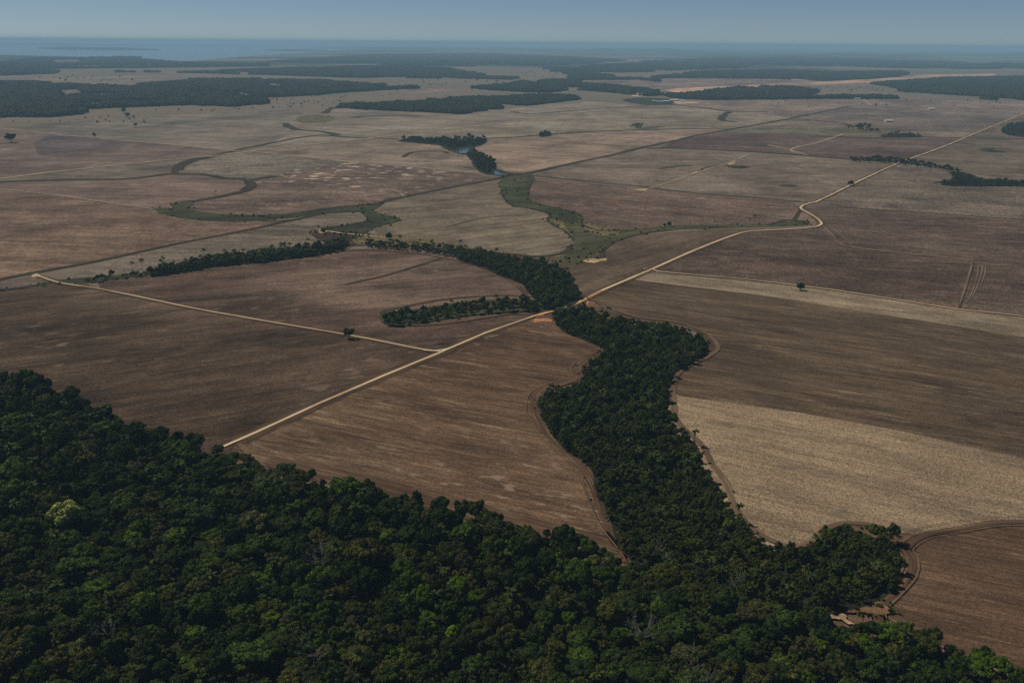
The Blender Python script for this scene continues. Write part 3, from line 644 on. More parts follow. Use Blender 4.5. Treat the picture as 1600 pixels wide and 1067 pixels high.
for i, (px, wd, m) in enumerate(heads):
    ribbon('turning_strip', px, wd, m, seed=i + 60, step=8)
    for q, of in enumerate((-.45, -.1, .5, 1.0) if i in (0, 2) else ((-.2,) if i == 1 else (-.22, .08))):
        if i < 5: ribbon('wheel_rut', px, 1.1 if q % 2 else 1.6, M_RUT if q % 2 else M_RUTL, seed=i*5 + q, step=8, off=of*wd, wob=0.7)
ribbon('dirt_road', main_low[-3:], 3.1, M_ROAD, smooth=False, seed=12, step=25)
ribbon('turning_strip', [(975, 835), (990, 862), (1003, 880)], 10, M_HEAD, seed=3)

# clearings with bare soil in the near forest
clear_px = [[(1236, 951), (1241, 943), (1248, 938), (1256, 939), (1253, 945), (1246, 949), (1243, 957), (1237, 957)],
            [(1291, 967), (1298, 964), (1306, 966), (1312, 962), (1324, 964), (1322, 970), (1333, 976), (1324, 978), (1314, 970), (1304, 971), (1297, 974)],
            [(1308, 944), (1345, 946), (1378, 936), (1395, 960), (1370, 962), (1330, 960), (1312, 955)]]
for i, (px, m) in enumerate(zip(clear_px, (M_SAND, M_SAND, M_BROWN))):
    sheet('bare_earth', px, m, rag=(1.6, 3), seed=i)
ponds = [[(713, 233), (720, 230.5), (729, 231), (732, 236), (727, 240.5), (719, 240), (714, 237)],
         [(770, 266), (778, 270), (786, 274), (776, 274)],
         [(1020, 158.5), (1045, 157.5), (1050, 159), (1030, 160)]]
for px in ponds: sheet('pond', px, M_POND, smooth=True)

# ------------------------------------------------------------------ tree shapes
def ico(sub=1):
    t = (1 + 5 ** 0.5) / 2
    V = [(-1,t,0),(1,t,0),(-1,-t,0),(1,-t,0),(0,-1,t),(0,1,t),(0,-1,-t),(0,1,-t),(t,0,-1),(t,0,1),(-t,0,-1),(-t,0,1)]
    F = [(0,11,5),(0,5,1),(0,1,7),(0,7,10),(0,10,11),(1,5,9),(5,11,4),(11,10,2),(10,7,6),(7,1,8),(3,9,4),(3,4,2),(3,2,6),(3,6,8),(3,8,9),(4,9,5),(2,4,11),(6,2,10),(8,6,7),(9,8,1)]
    V = [np.array(v, float) / np.linalg.norm(v) for v in V]
    for _ in range(sub):
        cache, F2 = {}, []
        def mid(a, b):
            k = (min(a, b), max(a, b))
            if k not in cache:
                m = V[a] + V[b]; V.append(m / np.linalg.norm(m)); cache[k] = len(V) - 1
            return cache[k]
        for a, b, c in F:
            ab, bc, ca = mid(a, b), mid(b, c), mid(c, a)
            F2 += [(a, ab, ca), (b, bc, ab), (c, ca, bc), (ab, bc, ca)]
        F = F2
    return np.array(V), F
ICO1, ICO1F = ico(1)
ICO0, ICO0F = ico(0)
def quads(P, Nrm, size, rng):
    """leaf sprays: one bent quad at every point, facing roughly its normal"""
    n = len(P)
    r = rng.normal(size=(n, 3)); t = np.cross(Nrm, r); t /= np.linalg.norm(t, axis=1, keepdims=True) + 1e-9
    b = np.cross(Nrm, t)
    s = (size * rng.uniform(0.6, 1.4, n))[:, None]; e = rng.uniform(0.6, 1.0, n)[:, None]
    V = np.stack([P - t*s - b*s*e, P + t*s*0.8 - b*s*e*0.9, P + t*s + b*s*e, P - t*s*0.7 + b*s*e*0.9], 1).reshape(-1, 3)
    return V, [(4*i, 4*i+1, 4*i+2, 4*i+3) for i in range(n)]
def unit(rng, n):
    d = rng.normal(size=(n, 3)); return d / np.linalg.norm(d, axis=1, keepdims=True)
def make_crown(rng, r=5.0, flat=0.62, base=6.0, clumps=24, leaves=1500, leaf=0.42, irregular=0.35):
    """crown of leaf clumps on limbs; returns vertices and faces in tree space, trunk foot at 0"""
    C = []
    for i in range(clumps):
        d = unit(rng, 1)[0]; d[2] = abs(d[2]) * 1.15 - 0.22; d /= np.linalg.norm(d)
        k = rng.uniform(0.45, 1.0) ** 0.6
        c = d * r * k * rng.uniform(1 - irregular, 1.0) * np.array([1, 1, flat])
        C.append((c, r * rng.uniform(0.15, 0.30)))
    C.append((np.array([0, 0, 0.0]), r * 0.42))
    V, F = [], []
    nV = 0
    for c, q in C:
        jit = 1 + rng.uniform(-0.2, 0.2, len(ICO1))
        v = ICO1 * (q * 0.80 * jit)[:, None] * np.array([1, 1, 0.8]) + c
        V.append(v); F += [(a+nV, b+nV, e+nV) for a, b, e in ICO1F]; nV += len(v)
    cc = np.array([c for c, q in C]); qq = np.array([q for c, q in C])
    pick = rng.choice(len(C), int(leaves * 1.9), p=qq**2 / np.sum(qq**2))
    d = unit(rng, len(pick)); d[:, 2] = np.where(rng.random(len(pick)) < 0.7, abs(d[:, 2]), d[:, 2])
    P = cc[pick] + d * (qq[pick] * rng.uniform(0.78, 1.12, len(pick)))[:, None] * np.array([1, 1, 0.85])
    D = np.linalg.norm(P[:, None, :] - cc[None], axis=2) / qq[None]
    keep = D.min(axis=1) > 0.72
    P, d = P[keep][:leaves], d[keep][:leaves]
    Nn = d + rng.normal(size=d.shape) * 0.45; Nn /= np.linalg.norm(Nn, axis=1, keepdims=True)
    v, f = quads(P, Nn, leaf, rng)
    V.append(v); F += [tuple(i + nV for i in q) for q in f]
    V = np.vstack(V); V[:, 2] += base + r * flat * 0.35
    return V, F
def tube(pts, rads, sides=6):
    V, F = [], []
    for (p, r_), nx in zip(zip(pts, rads), list(pts[1:]) + [None]):
        d = np.array(nx) - np.array(p) if nx is not None else d
        d = d / (np.linalg.norm(d) + 1e-9)
        a = np.cross(d, (0.3, 0.9, 0.1)); a /= np.linalg.norm(a); b = np.cross(d, a)
        for k in range(sides):
            t = 2 * math.pi * k / sides; V.append(np.array(p) + (a * math.cos(t) + b * math.sin(t)) * r_)
    for i in range(len(pts) - 1):
        for k in range(sides):
            F.append((i*sides+k, i*sides+(k+1) % sides, (i+1)*sides+(k+1) % sides, (i+1)*sides+k))
    F.append(tuple(range((len(pts)-1)*sides, len(pts)*sides)))
    return np.array(V), F
def merge(parts):
    V, F, n = [], [], 0
    for v, f in parts:
        V.append(v); F += [tuple(i + n for i in q) for q in f]; n += len(v)
    return np.vstack(V), F
def make_trunk(rng, h, r, crown_r=5):
    parts = []
    bend = rng.uniform(-0.5, 0.5, 2)
    pts = [(0, 0, -0.5), (bend[0]*0.3, bend[1]*0.3, h*0.35), (bend[0], bend[1], h*0.75), (bend[0]*0.6, bend[1]*0.6, h*1.1)]
    parts.append(tube(pts, [r*1.35, r, r*0.75, r*0.4], 7))
    for k in range(5):
        a = 2*math.pi*k/5 + rng.uniform(-.4, .4); L = crown_r*rng.uniform(0.5, 0.8)
        s = np.array(pts[2]) * rng.uniform(0.8, 1.0); s[2] = h*rng.uniform(0.65, 0.85)
        parts.append(tube([s, s+np.array((math.cos(a)*L*.5, math.sin(a)*L*.5, L*.35)), s+np.array((math.cos(a)*L, math.sin(a)*L, L*.55))], [r*.5, r*.35, r*.15], 5))
    return merge(parts)
def make_bare(rng, h=16, r=0.35):
    parts = []
    def grow(p, d, L, rad, depth):
        q = p + d * L
        m = (p + q) / 2 + rng.normal(size=3) * L * 0.06
        parts.append(tube([p, m, q], [rad, rad*.85, rad*.65], 5 if depth > 1 else 4))
        if depth == 0: return
        for k in range(3 if depth > 1 else 4):
            nd = d + rng.normal(size=3) * 0.62; nd[2] = abs(nd[2]) * 0.9 + 0.12; nd /= np.linalg.norm(nd)
            grow(q if k < 2 else m, nd, L * rng.uniform(0.6, 0.85), rad * 0.62, depth - 1)
    grow(np.array([0, 0, -0.5]), np.array([0, 0, 1.0]), h * 0.42, r, 4)
    return merge(parts)
def make_palm_crown(rng, h, L=3.6, n=18):
    parts = []
    for k in range(n):
        a = 2*math.pi*k/n*2.4 + rng.uniform(-.2, .2); el = R(rng.uniform(-5, 78)); l = L*rng.uniform(.8, 1.15)
        pos = []; p = np.array([0, 0, h], float); e = el
        for s in range(6):
            pos.append(p.copy()); p = p + np.array([math.cos(a)*math.cos(e), math.sin(a)*math.cos(e), math.sin(e)]) * l/5; e -= R(rng.uniform(14, 24))
        side = np.array([-math.sin(a), math.cos(a), 0])
        wd = [0.12, 0.55, 0.75, 0.7, 0.45, 0.05]
        V = []
        for q, w_ in zip(pos, wd): V += [q - side*w_ - np.array([0, 0, w_*.45]), q, q + side*w_ - np.array([0, 0, w_*.45])]
        F = []
        for s in range(5):
            for j in (0, 1): F.append((3*s+j, 3*s+j+1, 3*s+4+j, 3*s+3+j))
        parts.append((np.array(V), F))
    return merge(parts)

rg = np.random.default_rng(7)
# near forest crowns, ten shapes
NEAR = []
for i in range(10):
    r_ = [5.2, 6.4, 4.4, 7.2, 5.0, 6.0, 4.0, 8.0, 5.6, 4.8][i]
    fl = [0.7, 0.6, 0.95, 0.5, 0.85, 0.65, 1.1, 0.48, 0.75, 0.6][i]
    bs = [6, 8, 6, 10, 7, 8, 5, 11, 8, 8][i]
    cv, cf = make_crown(rg, r_, fl, bs, clumps=[30, 38, 26, 46, 32, 36, 24, 52, 34, 22][i], leaves=int(1500 + 75 * r_ * r_), leaf=0.34, irregular=rg.uniform(0.2, 0.5))
    tv, tf = make_trunk(rg, bs + r_*fl*0.3, 0.32, r_)
    NEAR.append(dict(r=r_, h=bs + r_*fl*1.3, crown=mesh_np('broadleaf_crown', cv, cf, [M_LEAF['mid green']]), trunk=mesh_np('tree_trunk', tv, tf, [M_BARK]),
                     both=(cv, cf, tv, tf)))
def joined(name, d, leafmat):
    cv, cf, tv, tf = d['both']
    V, F = merge([(cv, cf), (tv, tf)])
    return mesh_np(name, V, F, [leafmat, M_BARK], [0]*len(cf) + [1]*len(tf))
RIV = []
for i in range(6):
    r_ = [3.6, 4.4, 3.0, 5.0, 3.8, 2.6][i]; fl = [0.8, 0.7, 0.9, 0.6, 0.75, 1.0][i]; bs = [3.4, 4.5, 3, 5.5, 4, 2.4][i]
    cv, cf = make_crown(rg, r_, fl, bs, clumps=16 + i, leaves=900, leaf=0.36, irregular=0.35)
    tv, tf = make_trunk(rg, bs + r_*fl*0.3, 0.2, r_)
    RIV.append(dict(r=r_, h=bs + r_*fl*1.3, both=(cv, cf, tv, tf)))
PALM = []
for i in range(3):
    h = [9.0, 12.0, 6.5][i]
    cv, cf = make_palm_crown(rg, h, [3.8, 4.2, 3.6][i], [18, 22, 16][i])
    tv, tf = tube([(0, 0, -.3), (0.15, 0.1, h*.5), (0.0, 0.2, h)], [0.28, 0.2, 0.18], 7)
    PALM.append(dict(r=3.8, h=h+1.5, crown=mesh_np('palm_crown', cv, cf, [M_PALM]), trunk=mesh_np('palm_trunk', tv, tf, [M_BARK]), both=(cv, cf, tv, tf)))
BARE = []
for i in range(3):
    v, f = make_bare(rg, [17, 14, 19][i]); BARE.append(mesh_np('bare_tree', v, f, [M_BARE]))
SHR = []
for i in range(3):
    cv, cf = make_crown(rg, 1.6, 0.8, 0.0, clumps=7, leaves=140, leaf=0.35)
    SHR.append((cv, cf))
def proto_object(name, me):
    return bpy.data.objects.new(name, me)       # referenced by geometry nodes only
P_NEAR = [proto_object('tree', joined('forest_tree', d, M_MIX)) for d in NEAR]
P_RIV = [proto_object('tree', joined('riverside_tree', d, M_RIV)) for d in RIV]
P_PALM = [proto_object('palm', joined('palm', d, M_PALM)) for d in PALM]
P_SHR = [proto_object('shrub', mesh_np('shrub', v, f, [M_SHRUB])) for v, f in SHR]
P_BARE = [proto_object('bare_tree', m) for m in BARE]
# tiles of far canopy: 45 m across, about 30 crowns each
P_TILE = []
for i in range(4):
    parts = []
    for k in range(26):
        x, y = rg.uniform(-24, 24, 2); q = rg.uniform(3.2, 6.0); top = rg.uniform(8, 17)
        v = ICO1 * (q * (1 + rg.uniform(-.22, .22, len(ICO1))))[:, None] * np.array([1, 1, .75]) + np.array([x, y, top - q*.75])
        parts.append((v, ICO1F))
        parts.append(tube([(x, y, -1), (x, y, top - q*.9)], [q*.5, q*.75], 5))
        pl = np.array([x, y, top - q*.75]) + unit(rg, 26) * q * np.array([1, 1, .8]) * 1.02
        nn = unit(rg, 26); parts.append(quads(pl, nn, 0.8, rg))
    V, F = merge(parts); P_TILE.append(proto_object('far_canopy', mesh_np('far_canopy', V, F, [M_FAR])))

def scatter(name, pts, protos, label=None, cat=None, kind='stuff', group=None):
    """pts rows: x, y, z, rot, sx, sy, sz, index"""
    pts = np.asarray(pts, float)
    me = bpy.data.meshes.new(name); me.vertices.add(len(pts)); me.vertices.foreach_set('co', pts[:, :3].astype(np.float32).ravel())
    a = me.attributes.new('rz', 'FLOAT', 'POINT'); a.data.foreach_set('value', pts[:, 3].astype(np.float32))
    a = me.attributes.new('scl', 'FLOAT_VECTOR', 'POINT'); a.data.foreach_set('vector', pts[:, 4:7].astype(np.float32).ravel())
    a = me.attributes.new('idx', 'INT', 'POINT'); a.data.foreach_set('value', pts[:, 7].astype(np.int32))
    o = link(name, me); tag(o, label, cat, group, kind)
    g = bpy.data.node_groups.new(name, 'GeometryNodeTree')
    g.interface.new_socket('Geometry', in_out='INPUT', socket_type='NodeSocketGeometry')
    g.interface.new_socket('Geometry', in_out='OUTPUT', socket_type='NodeSocketGeometry')
    gi, go = g.nodes.new('NodeGroupInput'), g.nodes.new('NodeGroupOutput')
    iop = g.nodes.new('GeometryNodeInstanceOnPoints'); j = g.nodes.new('GeometryNodeJoinGeometry')
    for p in protos:
        q = g.nodes.new('GeometryNodeObjectInfo'); q.inputs['Object'].default_value = p; q.inputs['As Instance'].default_value = True
        g.links.new(q.outputs['Geometry'], j.inputs[0])
    def na(n_, t):
        x = g.nodes.new('GeometryNodeInputNamedAttribute'); x.data_type = t; x.inputs[0].default_value = n_; return x.outputs[0]
    cx = g.nodes.new('ShaderNodeCombineXYZ'); g.links.new(na('rz', 'FLOAT'), cx.inputs[2])
    g.links.new(gi.outputs[0], iop.inputs['Points']); g.links.new(j.outputs[0], iop.inputs['Instance'])
    iop.inputs['Pick Instance'].default_value = True
    g.links.new(na('idx', 'INT'), iop.inputs['Instance Index']); g.links.new(cx.outputs[0], iop.inputs['Rotation']); g.links.new(na('scl', 'FLOAT_VECTOR'), iop.inputs['Scale'])
    g.links.new(iop.outputs[0], go.inputs[0])
    md = o.modifiers.new('trees', 'NODES'); md.node_group = g
    return o

def inside(P, poly):
    x, y = P[:, 0], P[:, 1]; c = np.zeros(len(P), bool); n = len(poly)
    for i in range(n):
        x1, y1 = poly[i]; x2, y2 = poly[(i + 1) % n]
        if y1 == y2: continue
        k = ((y1 > y) != (y2 > y)) & (x < (x2 - x1) * (y - y1) / (y2 - y1) + x1); c ^= k
    return c
def fill(poly, step, rng, jit=0.42):
    lo, hi = poly.min(0), poly.max(0)
    nx, ny = int((hi[0]-lo[0])/step)+2, int((hi[1]-lo[1])/(step*.87))+2
    gx, gy = np.meshgrid(np.arange(nx), np.arange(ny))
    P = np.stack([lo[0] + (gx + 0.5*(gy % 2))*step, lo[1] + gy*step*.87], -1).reshape(-1, 2)
    P = P + rng.uniform(-jit, jit, P.shape)*step
    return P[inside(P, poly)]
def rows(P, rng, n_protos, s0, s1, zs=(0.85, 1.2), z=0.0):
    n = len(P); s = rng.uniform(s0, s1, n); sz = s * rng.uniform(*zs, n)
    return np.stack([P[:, 0], P[:, 1], np.full(n, z), rng.uniform(0, 6.28, n), s, s*rng.uniform(.85, 1.15, n), sz, rng.integers(0, n_protos, n)], 1)

# ------------------------------------------------------------------ near forest
H0 = 11.0
near_edge = [(-700, 520), (-300, 545), (0, 582), (75, 600), (130, 622), (200, 652), (260, 674), (330, 697), (370, 706), (440, 728), (560, 756), (650, 775), (760, 806), (830, 822), (950, 852), (1000, 872)]
poly_near = np.vstack([world_poly(near_edge, H0), world_poly([(1010, 885), (1060, 900), (1300, 975), (1320, 985), (1400, 985), (1480, 1010), (1530, 1035), (1600, 1055), (1760, 1110), (1900, 1250), (800, 1290), (-300, 1290), (-900, 900)], 6.0)])
rng = np.random.default_rng(21)
Pn = fill(poly_near, 7.8, rng, 0.55)
clears = [world_poly(p) for p in clear_px]
ROADLINE = ribbon_pts(main_mid[:8], step=4.0)
def near_clear(P, pad=0.0):
    bad = np.zeros(len(P), bool)
    if len(P):
        dx = P[:, None, 0] - ROADLINE[None, :, 0]; dy = P[:, None, 1] - ROADLINE[None, :, 1]
        bad |= (dx*dx + (dy + 7.0)**2).min(1) < 11.0**2
    for c in clears:
        m = c.mean(0); bad |= inside(P, (c - m) * (1 + pad) + m + np.array([0, -3.0]))
    return bad
Pn = Pn[~near_clear(Pn, 0.15)]
# a smooth field of canopy height, so that the roof of the wood rolls
def roll(P): return 0.5 + 0.5*np.sin(P[:, 0]/61. + 1.3*np.sin(P[:, 1]/47.))*np.cos(P[:, 1]/53. + np.sin(P[:, 0]/83.))
rn = rows(Pn, rng, len(NEAR), 0.48, 0.98)
big = rng.random(len(rn)) < 0.12
rn[big, 4:7] *= 1.42
h = roll(Pn)
rn[:, 6] = (0.55 + 0.45*rn[:, 4]) * rng.uniform(0.7, 1.35, len(rn)) * (0.78 + 0.42 * h)
small = rng.random(len(rn)) < 0.22
rn[small, 4:7] *= 0.68
print('near trees', len(rn))
sheet('forest_floor', None, M_FLOOR, wp=poly_near)
lab_px = [px_of(r[0], r[1], 10 * r[6]) for r in rn]
size = np.array([(-1 if (q is None or q[0] < 4 or q[0] > 1596 or q[1] > 1060 or q[1] < 400) else NEAR[int(r[7])]['r']*r[4]*1e3/q[2]) for q, r in zip(lab_px, rn)])
order = np.argsort(-size)
top = set(order[:285].tolist())
COLN = ['dark green']*11 + ['mid green']*9 + ['olive green']*3 + ['bright green']*3 + ['grey green']*3 + ['brownish']*1
def place(px_, py_):
    v = 'on the bottom edge' if py_ > 1030 else ('near the bottom' if py_ > 1000 else ('low in the forest' if py_ > 960 else 'halfway up the forest'))
    hs = ['left edge', 'near the left edge', 'left quarter', 'left third', 'left of centre', 'just left of centre', 'centre', 'just right of centre', 'right of centre', 'right third', 'right quarter', 'near the right edge', 'right edge'][min(12, int(px_ / 123.1))]
    return v, hs
used_lab = {}
NEXTTO = ['', ', beside darker crowns', ', in front of taller trees', ', behind a low dip', ', above a dark gap']
def uniq(t):
    used_lab[t] = used_lab.get(t, 0) + 1
    return t
for k in order[:285]:
    r = rn[k]; d = NEAR[int(r[7])]; q = lab_px[k]; cname = COLN[int(rng.integers(0, len(COLN)))]
    e = bpy.data.objects.new('forest_tree', None); col.objects.link(e)
    e.location = (r[0], r[1], 0.0); e.rotation_euler = (0, 0, r[3]); e.scale = (r[4], r[5], r[6])
    v, hs = place(q[0], q[1])
    shape = 'narrow rounded' if int(r[7]) in (2, 6) else ('broad flat-topped' if int(r[7]) in (3, 7) else 'domed')
    sz = 'large' if r[4] > 0.9 else ('small' if r[4] < 0.6 else 'medium')
    tag(e, uniq(f'{sz} {cname} tree, {shape} crown, {v}, {hs}'), 'tree', 'trees of the near forest')
    t = link('trunk', d['trunk'], parent=e); c = link('crown', d['crown'], parent=e)
    c.material_slots[0].link = 'OBJECT'; c.material_slots[0].material = M_LEAF[cname]
rest = np.array([r for i, r in enumerate(rn) if i not in top])
special = [(100, 800, 1.35, 3, M_PALE, 'broad pale yellow-green tree standing out near the left edge of the dark forest'),
           (148, 800, 0.8, 0, M_LIME, 'small lime green tree just right of the pale yellow-green tree'),
           (205, 836, 0.9, 5, M_LIME, 'lime green crown in the dark forest at the left, below the pale tree'),
           (270, 912, 0.55, 4, M_LIME, 'tiny lime green crown in the dark forest below the pale tree, further right'),
           (312, 1056, 0.6, 2, M_LIME, 'small bright lime crown at the bottom edge left of the middle'),
           (632, 935, 0.8, 4, M_LIME, 'lime green crown in the middle of the forest between dark crowns'),
           (708, 985, 0.8, 8, M_LIME, 'yellow-green crown low down in the middle of the forest'),
           (935, 942, 0.8, 0, M_LIME, 'yellow-green crown below the point where the ploughed field ends'),
           (1535, 1040, 1.0, 5, M_LEAF['bright green'], 'bright green tree at the forest edge by the bottom right field'),
           (1283, 1005, 0.8, 4, M_LEAF['bright green'], 'bright green tree right below the pale soil clearing'),
           (570, 860, 1.3, 7, M_LEAF['olive green'], 'very broad olive tree standing above the forest left of the middle'),
           (405, 858, 0.6, 2, M_LEAF['bright green'], 'small bright green crown left of the bleached bare tree'),
           (905, 884, 0.9, 3, M_LEAF['bright green'], 'flat bright green crown near the forest edge beside the ploughed field tip')]
for px_, py_, s, vi, m, lab in special:
    x, y = at(px_, py_, NEAR[vi]['h'] * s * 0.85 + 3)
    d = NEAR[vi]
    e = bpy.data.objects.new('forest_tree', None); col.objects.link(e); e.location = (x, y, 0); e.scale = (s, s, s * 1.12 + 0.15); e.rotation_euler = (0, 0, px_)
    tag(e, lab, 'tree')
    link('trunk', d['trunk'], parent=e); c = link('crown', d['crown'], parent=e); c.material_slots[0].link = 'OBJECT'; c.material_slots[0].material = m
    rest = rest[np.hypot(rest[:, 0]-x, rest[:, 1]-y) > 6 * s]
bare_spots = [(507, 862, 1.1, 0, 'bleached bare tree standing in the forest left of the middle'),
              (1010, 962, 1.2, 1, 'pale bare tree with forked trunk in the forest below the field tip'),
              (1100, 1045, 1.1, 2, 'leafless grey tree at the bottom edge right of the middle'),
              (325, 690, 1.0, 1, 'grey leafless tree at the forest edge near the end of the road'),
              (175, 975, 0.9, 0, 'leafless grey tree in the dark left part of the forest'),
              (490, 1010, 0.9, 2, 'thin leafless tree low down in the forest left of the middle'),
              (893, 662, 0.6, 1, 'pale dead branches in the riverside wood near its left bend'),
              (1160, 905, 0.8, 0, 'leafless tree right of the field tip in the forest'),
              (425, 735, 0.9, 2, 'slender bare tree at the forest edge right of the road end'),
              (1040, 860, 0.7, 2, 'bare grey tree in the riverside wood beside the field tip')]
for px_, py_, s, vi, lab in bare_spots:
    x, y = at(px_, py_, 17 * s + 2)
    o = link('bare_tree', BARE[vi]); o.location = (x, y, 0); o.scale = (s, s, s * 1.45); tag(o, lab, 'tree', 'bare trees of the forest')
    rest = rest[np.hypot(rest[:, 0]-x, rest[:, 1]-y) > 3.5]
scatter('forest', rest, P_NEAR, 'closed dark green canopy of the forest that fills the lower left', 'forest')
Pu = fill(poly_near, 10.0, rng); Pu = Pu[~near_clear(Pu, 0.1)]
ru = rows(Pu, rng, len(RIV), 0.7, 1.2)
scatter('undergrowth', ru, P_RIV, 'low dark trees and saplings under the canopy of the near forest', 'undergrowth')
# palms and small bare trees through the canopy
pp = Pn[rng.random(len(Pn)) < 0.045] + np.array([2, -9.0])
rp = rows(pp, rng, 3, 1.0, 1.35, (1.05, 1.35)); scatter('palm_crowns', rp, P_PALM, 'palm crowns scattered through the near forest', 'palms')
pb = Pn[rng.random(len(Pn)) < 0.006] - 3.5
scatter('dead_trees', rows(pb, rng, 3, 0.7, 1.1), P_BARE, 'small leafless trees scattered through the near forest', 'dead trees')

# ------------------------------------------------------------------ riverside wood and other belts of trees
def belt(px, step, s0, s1, name, label, zedge=5.0, protos=None, palms=0.06, seed=1, floor=True, zs=(0.85, 1.25), smooth=True, edge_shrubs=True):
    rr = np.random.default_rng(seed); protos = protos or P_RIV
    P = world_poly(px, zedge)
    if smooth: P = closed_smooth(P, 4)
    if floor: sheet('forest_floor', None, M_FLOOR, wp=P)
    Q = fill(P, step, rr, 0.45)
    Q = Q[~near_clear(Q, 0.2)]
    rw = rows(Q, rr, len(protos), s0, s1, zs)
    sm = rr.random(len(rw)) < 0.2; rw[sm, 4:7] *= 0.7
    scatter(name, rw, protos, label, 'trees')
    if palms:
        k = rr.random(len(Q)) < palms
        if k.sum(): scatter('palm_grove', rows(Q[k] + 2, rr, 3, 0.8, 1.2), P_PALM, 'palms among the ' + label[:60], 'palms')
    return len(rw)
river_px = [(868, 492), (900, 482), (925, 484), (945, 496), (1000, 505), (1050, 512), (1090, 526), (1104, 542), (1085, 560), (1056, 577), (1044, 600), (1043, 640), (1058, 672), (1086, 692), (1096, 725), (1125, 765), (1138, 795), (1170, 828), (1200, 848), (1240, 860), (1278, 853), (1296, 832), (1340, 826), (1395, 840), (1408, 850), (1402, 862), (1410, 888), (1402, 908), (1376, 928), (1340, 942), (1300, 950), (1260, 985), (1100, 960), (1020, 905), (1003, 880), (985, 862), (965, 840), (952, 800), (930, 755), (922, 722), (882, 695), (852, 655), (846, 618), (890, 605), (914, 592), (912, 572), (936, 560), (942, 540), (910, 524), (880, 512)]
n1 = belt(river_px, 5.0, 0.5, 1.2, 'riverside_wood', 'winding riverside wood between the ploughed fields', 5.0, palms=0.05, seed=5, zs=(0.7, 1.5))
n2 = belt([(720, 392), (760, 396), (800, 404), (850, 410), (880, 424), (900, 448), (906, 464), (890, 476), (862, 482), (842, 470), (824, 452), (815, 440), (790, 431), (760, 417), (730, 408), (712, 400)], 5.6, 0.65, 1.25, 'riverside_wood', 'dense wood upstream of the bridge', 4.0, palms=0.04, seed=6)
n3 = belt([(600, 495), (606, 491), (640, 489), (680, 481), (720, 474), (780, 469), (830, 471), (858, 478), (858, 487), (800, 487), (740, 491), (690, 497), (650, 505), (620, 508), (602, 504)], 8.2, 0.5, 1.25, 'curved_tree_belt', 'curved belt of trees ending in the brown field left of the bridge', 3.0, palms=0.12, seed=7, floor=False)
sheet('meadow', [(594, 500), (598, 490), (640, 486), (720, 474), (780, 469), (830, 471), (858, 478), (858, 488), (800, 489), (740, 494), (690, 501), (650, 508), (618, 511), (600, 507)], M_MEAD, smooth=True)
n4 = belt([(235, 425), (300, 410), (350, 401), (400, 396), (450, 390), (500, 384), (535, 378), (545, 380), (530, 389), (490, 398), (440, 404), (400, 409), (350, 413), (300, 420), (240, 430)], 6.6, 0.7, 1.3, 'palm_belt', 'long belt of trees and palms along the stream at the left', 3.0, palms=0.35, seed=8)
n5 = belt([(575, 377), (640, 382), (700, 388), (760, 396), (800, 404), (780, 420), (720, 404), (660, 394), (600, 390), (575, 385)], 6.4, 0.35, 0.95, 'stream_scrub', 'scrubby belt of low trees along the stream in the middle', 2.0, palms=0.05, seed=9, floor=False)
belt([(622, 219), (640, 216), (700, 217), (755, 216), (758, 222), (740, 228), (733, 226), (710, 232), (690, 226), (650, 222)], 15, 0.8, 1.7, 'pond_wood', 'dark trees on the far side of the small pond', 4, palms=0, seed=10)
belt([(730, 240), (745, 238), (768, 247), (775, 258), (766, 270), (748, 264), (739, 252)], 14, 0.8, 1.7, 'pond_wood', 'dark trees below the small pond', 4, palms=0, seed=11)
belt([(1470, 286), (1492, 281), (1488, 271), (1508, 272), (1530, 281), (1600, 284), (1800, 284), (1800, 290), (1600, 289), (1490, 288.5)], 10, 0.7, 1.3, 'right_tree_belt', 'belt of dark trees at the right edge', 4, palms=0.02, seed=12)
belt([(1378, 211), (1410, 208), (1440, 211), (1438, 213), (1380, 213)], 20, 0.8, 1.5, 'field_wood', 'small dark wood between the far fields at the right', 4, palms=0, seed=13)
belt([(1322, 199), (1345, 196), (1375, 205), (1360, 206), (1340, 202)], 26, 1.2, 2.0, 'field_wood', 'thin scatter of trees on the far fields at the right', 4, palms=0, seed=14, floor=False)
belt([(1565, 204), (1600, 190), (1700, 190), (1700, 212), (1600, 212)], 22, 1.0, 1.7, 'field_wood', 'dark wood at the right edge beside the road', 6, palms=0, seed=15)
belt([(1330, 249), (1375, 248), (1415, 252), (1470, 261), (1500, 266), (1495, 268), (1440, 260), (1400, 256), (1340, 252)], 12, 0.8, 1.5, 'ditch_trees', 'row of low trees where the ditch meets the road at the right', 3, palms=0, seed=16, floor=False)
belt([(843, 211), (858, 209), (860, 211), (845, 213)], 12, 1.2, 1.8, 'ditch_trees', 'small clump of trees on the green ditch', 3, palms=0, seed=17)
belt([(130, 439), (160, 434), (200, 430), (240, 425), (236, 429), (190, 434), (140, 441)], 8, 0.5, 1.0, 'stream_scrub', 'low bushes along the stream near the left road', 1.5, palms=0.02, seed=18, floor=False)
belt([(484, 361), (520, 360), (560, 364), (585, 369), (570, 374), (530, 372)], 12, 0.4, 0.8, 'stream_scrub', 'low scrub beside the short pale road', 1.5, palms=0, seed=19, floor=False)

# shrubs along the meadow rims
rs = np.random.default_rng(77); pts = []
for px in [m[0] for m in meadow[:12]]:
    P = closed_smooth(world_poly(px), 6)
    for i in range(len(P)):
        if rs.random() < 0.45: pts.append(P[i] + rs.normal(size=2) * 5)
    Q = fill(P, 26, rs)
    pts += [q for q in Q if rs.random() < 0.4]
pts = np.array(pts)
scatter('meadow_shrubs', rows(pts, rs, 3, 0.5, 1.7), P_SHR, 'low shrubs scattered over the stream meadows', 'shrubs')

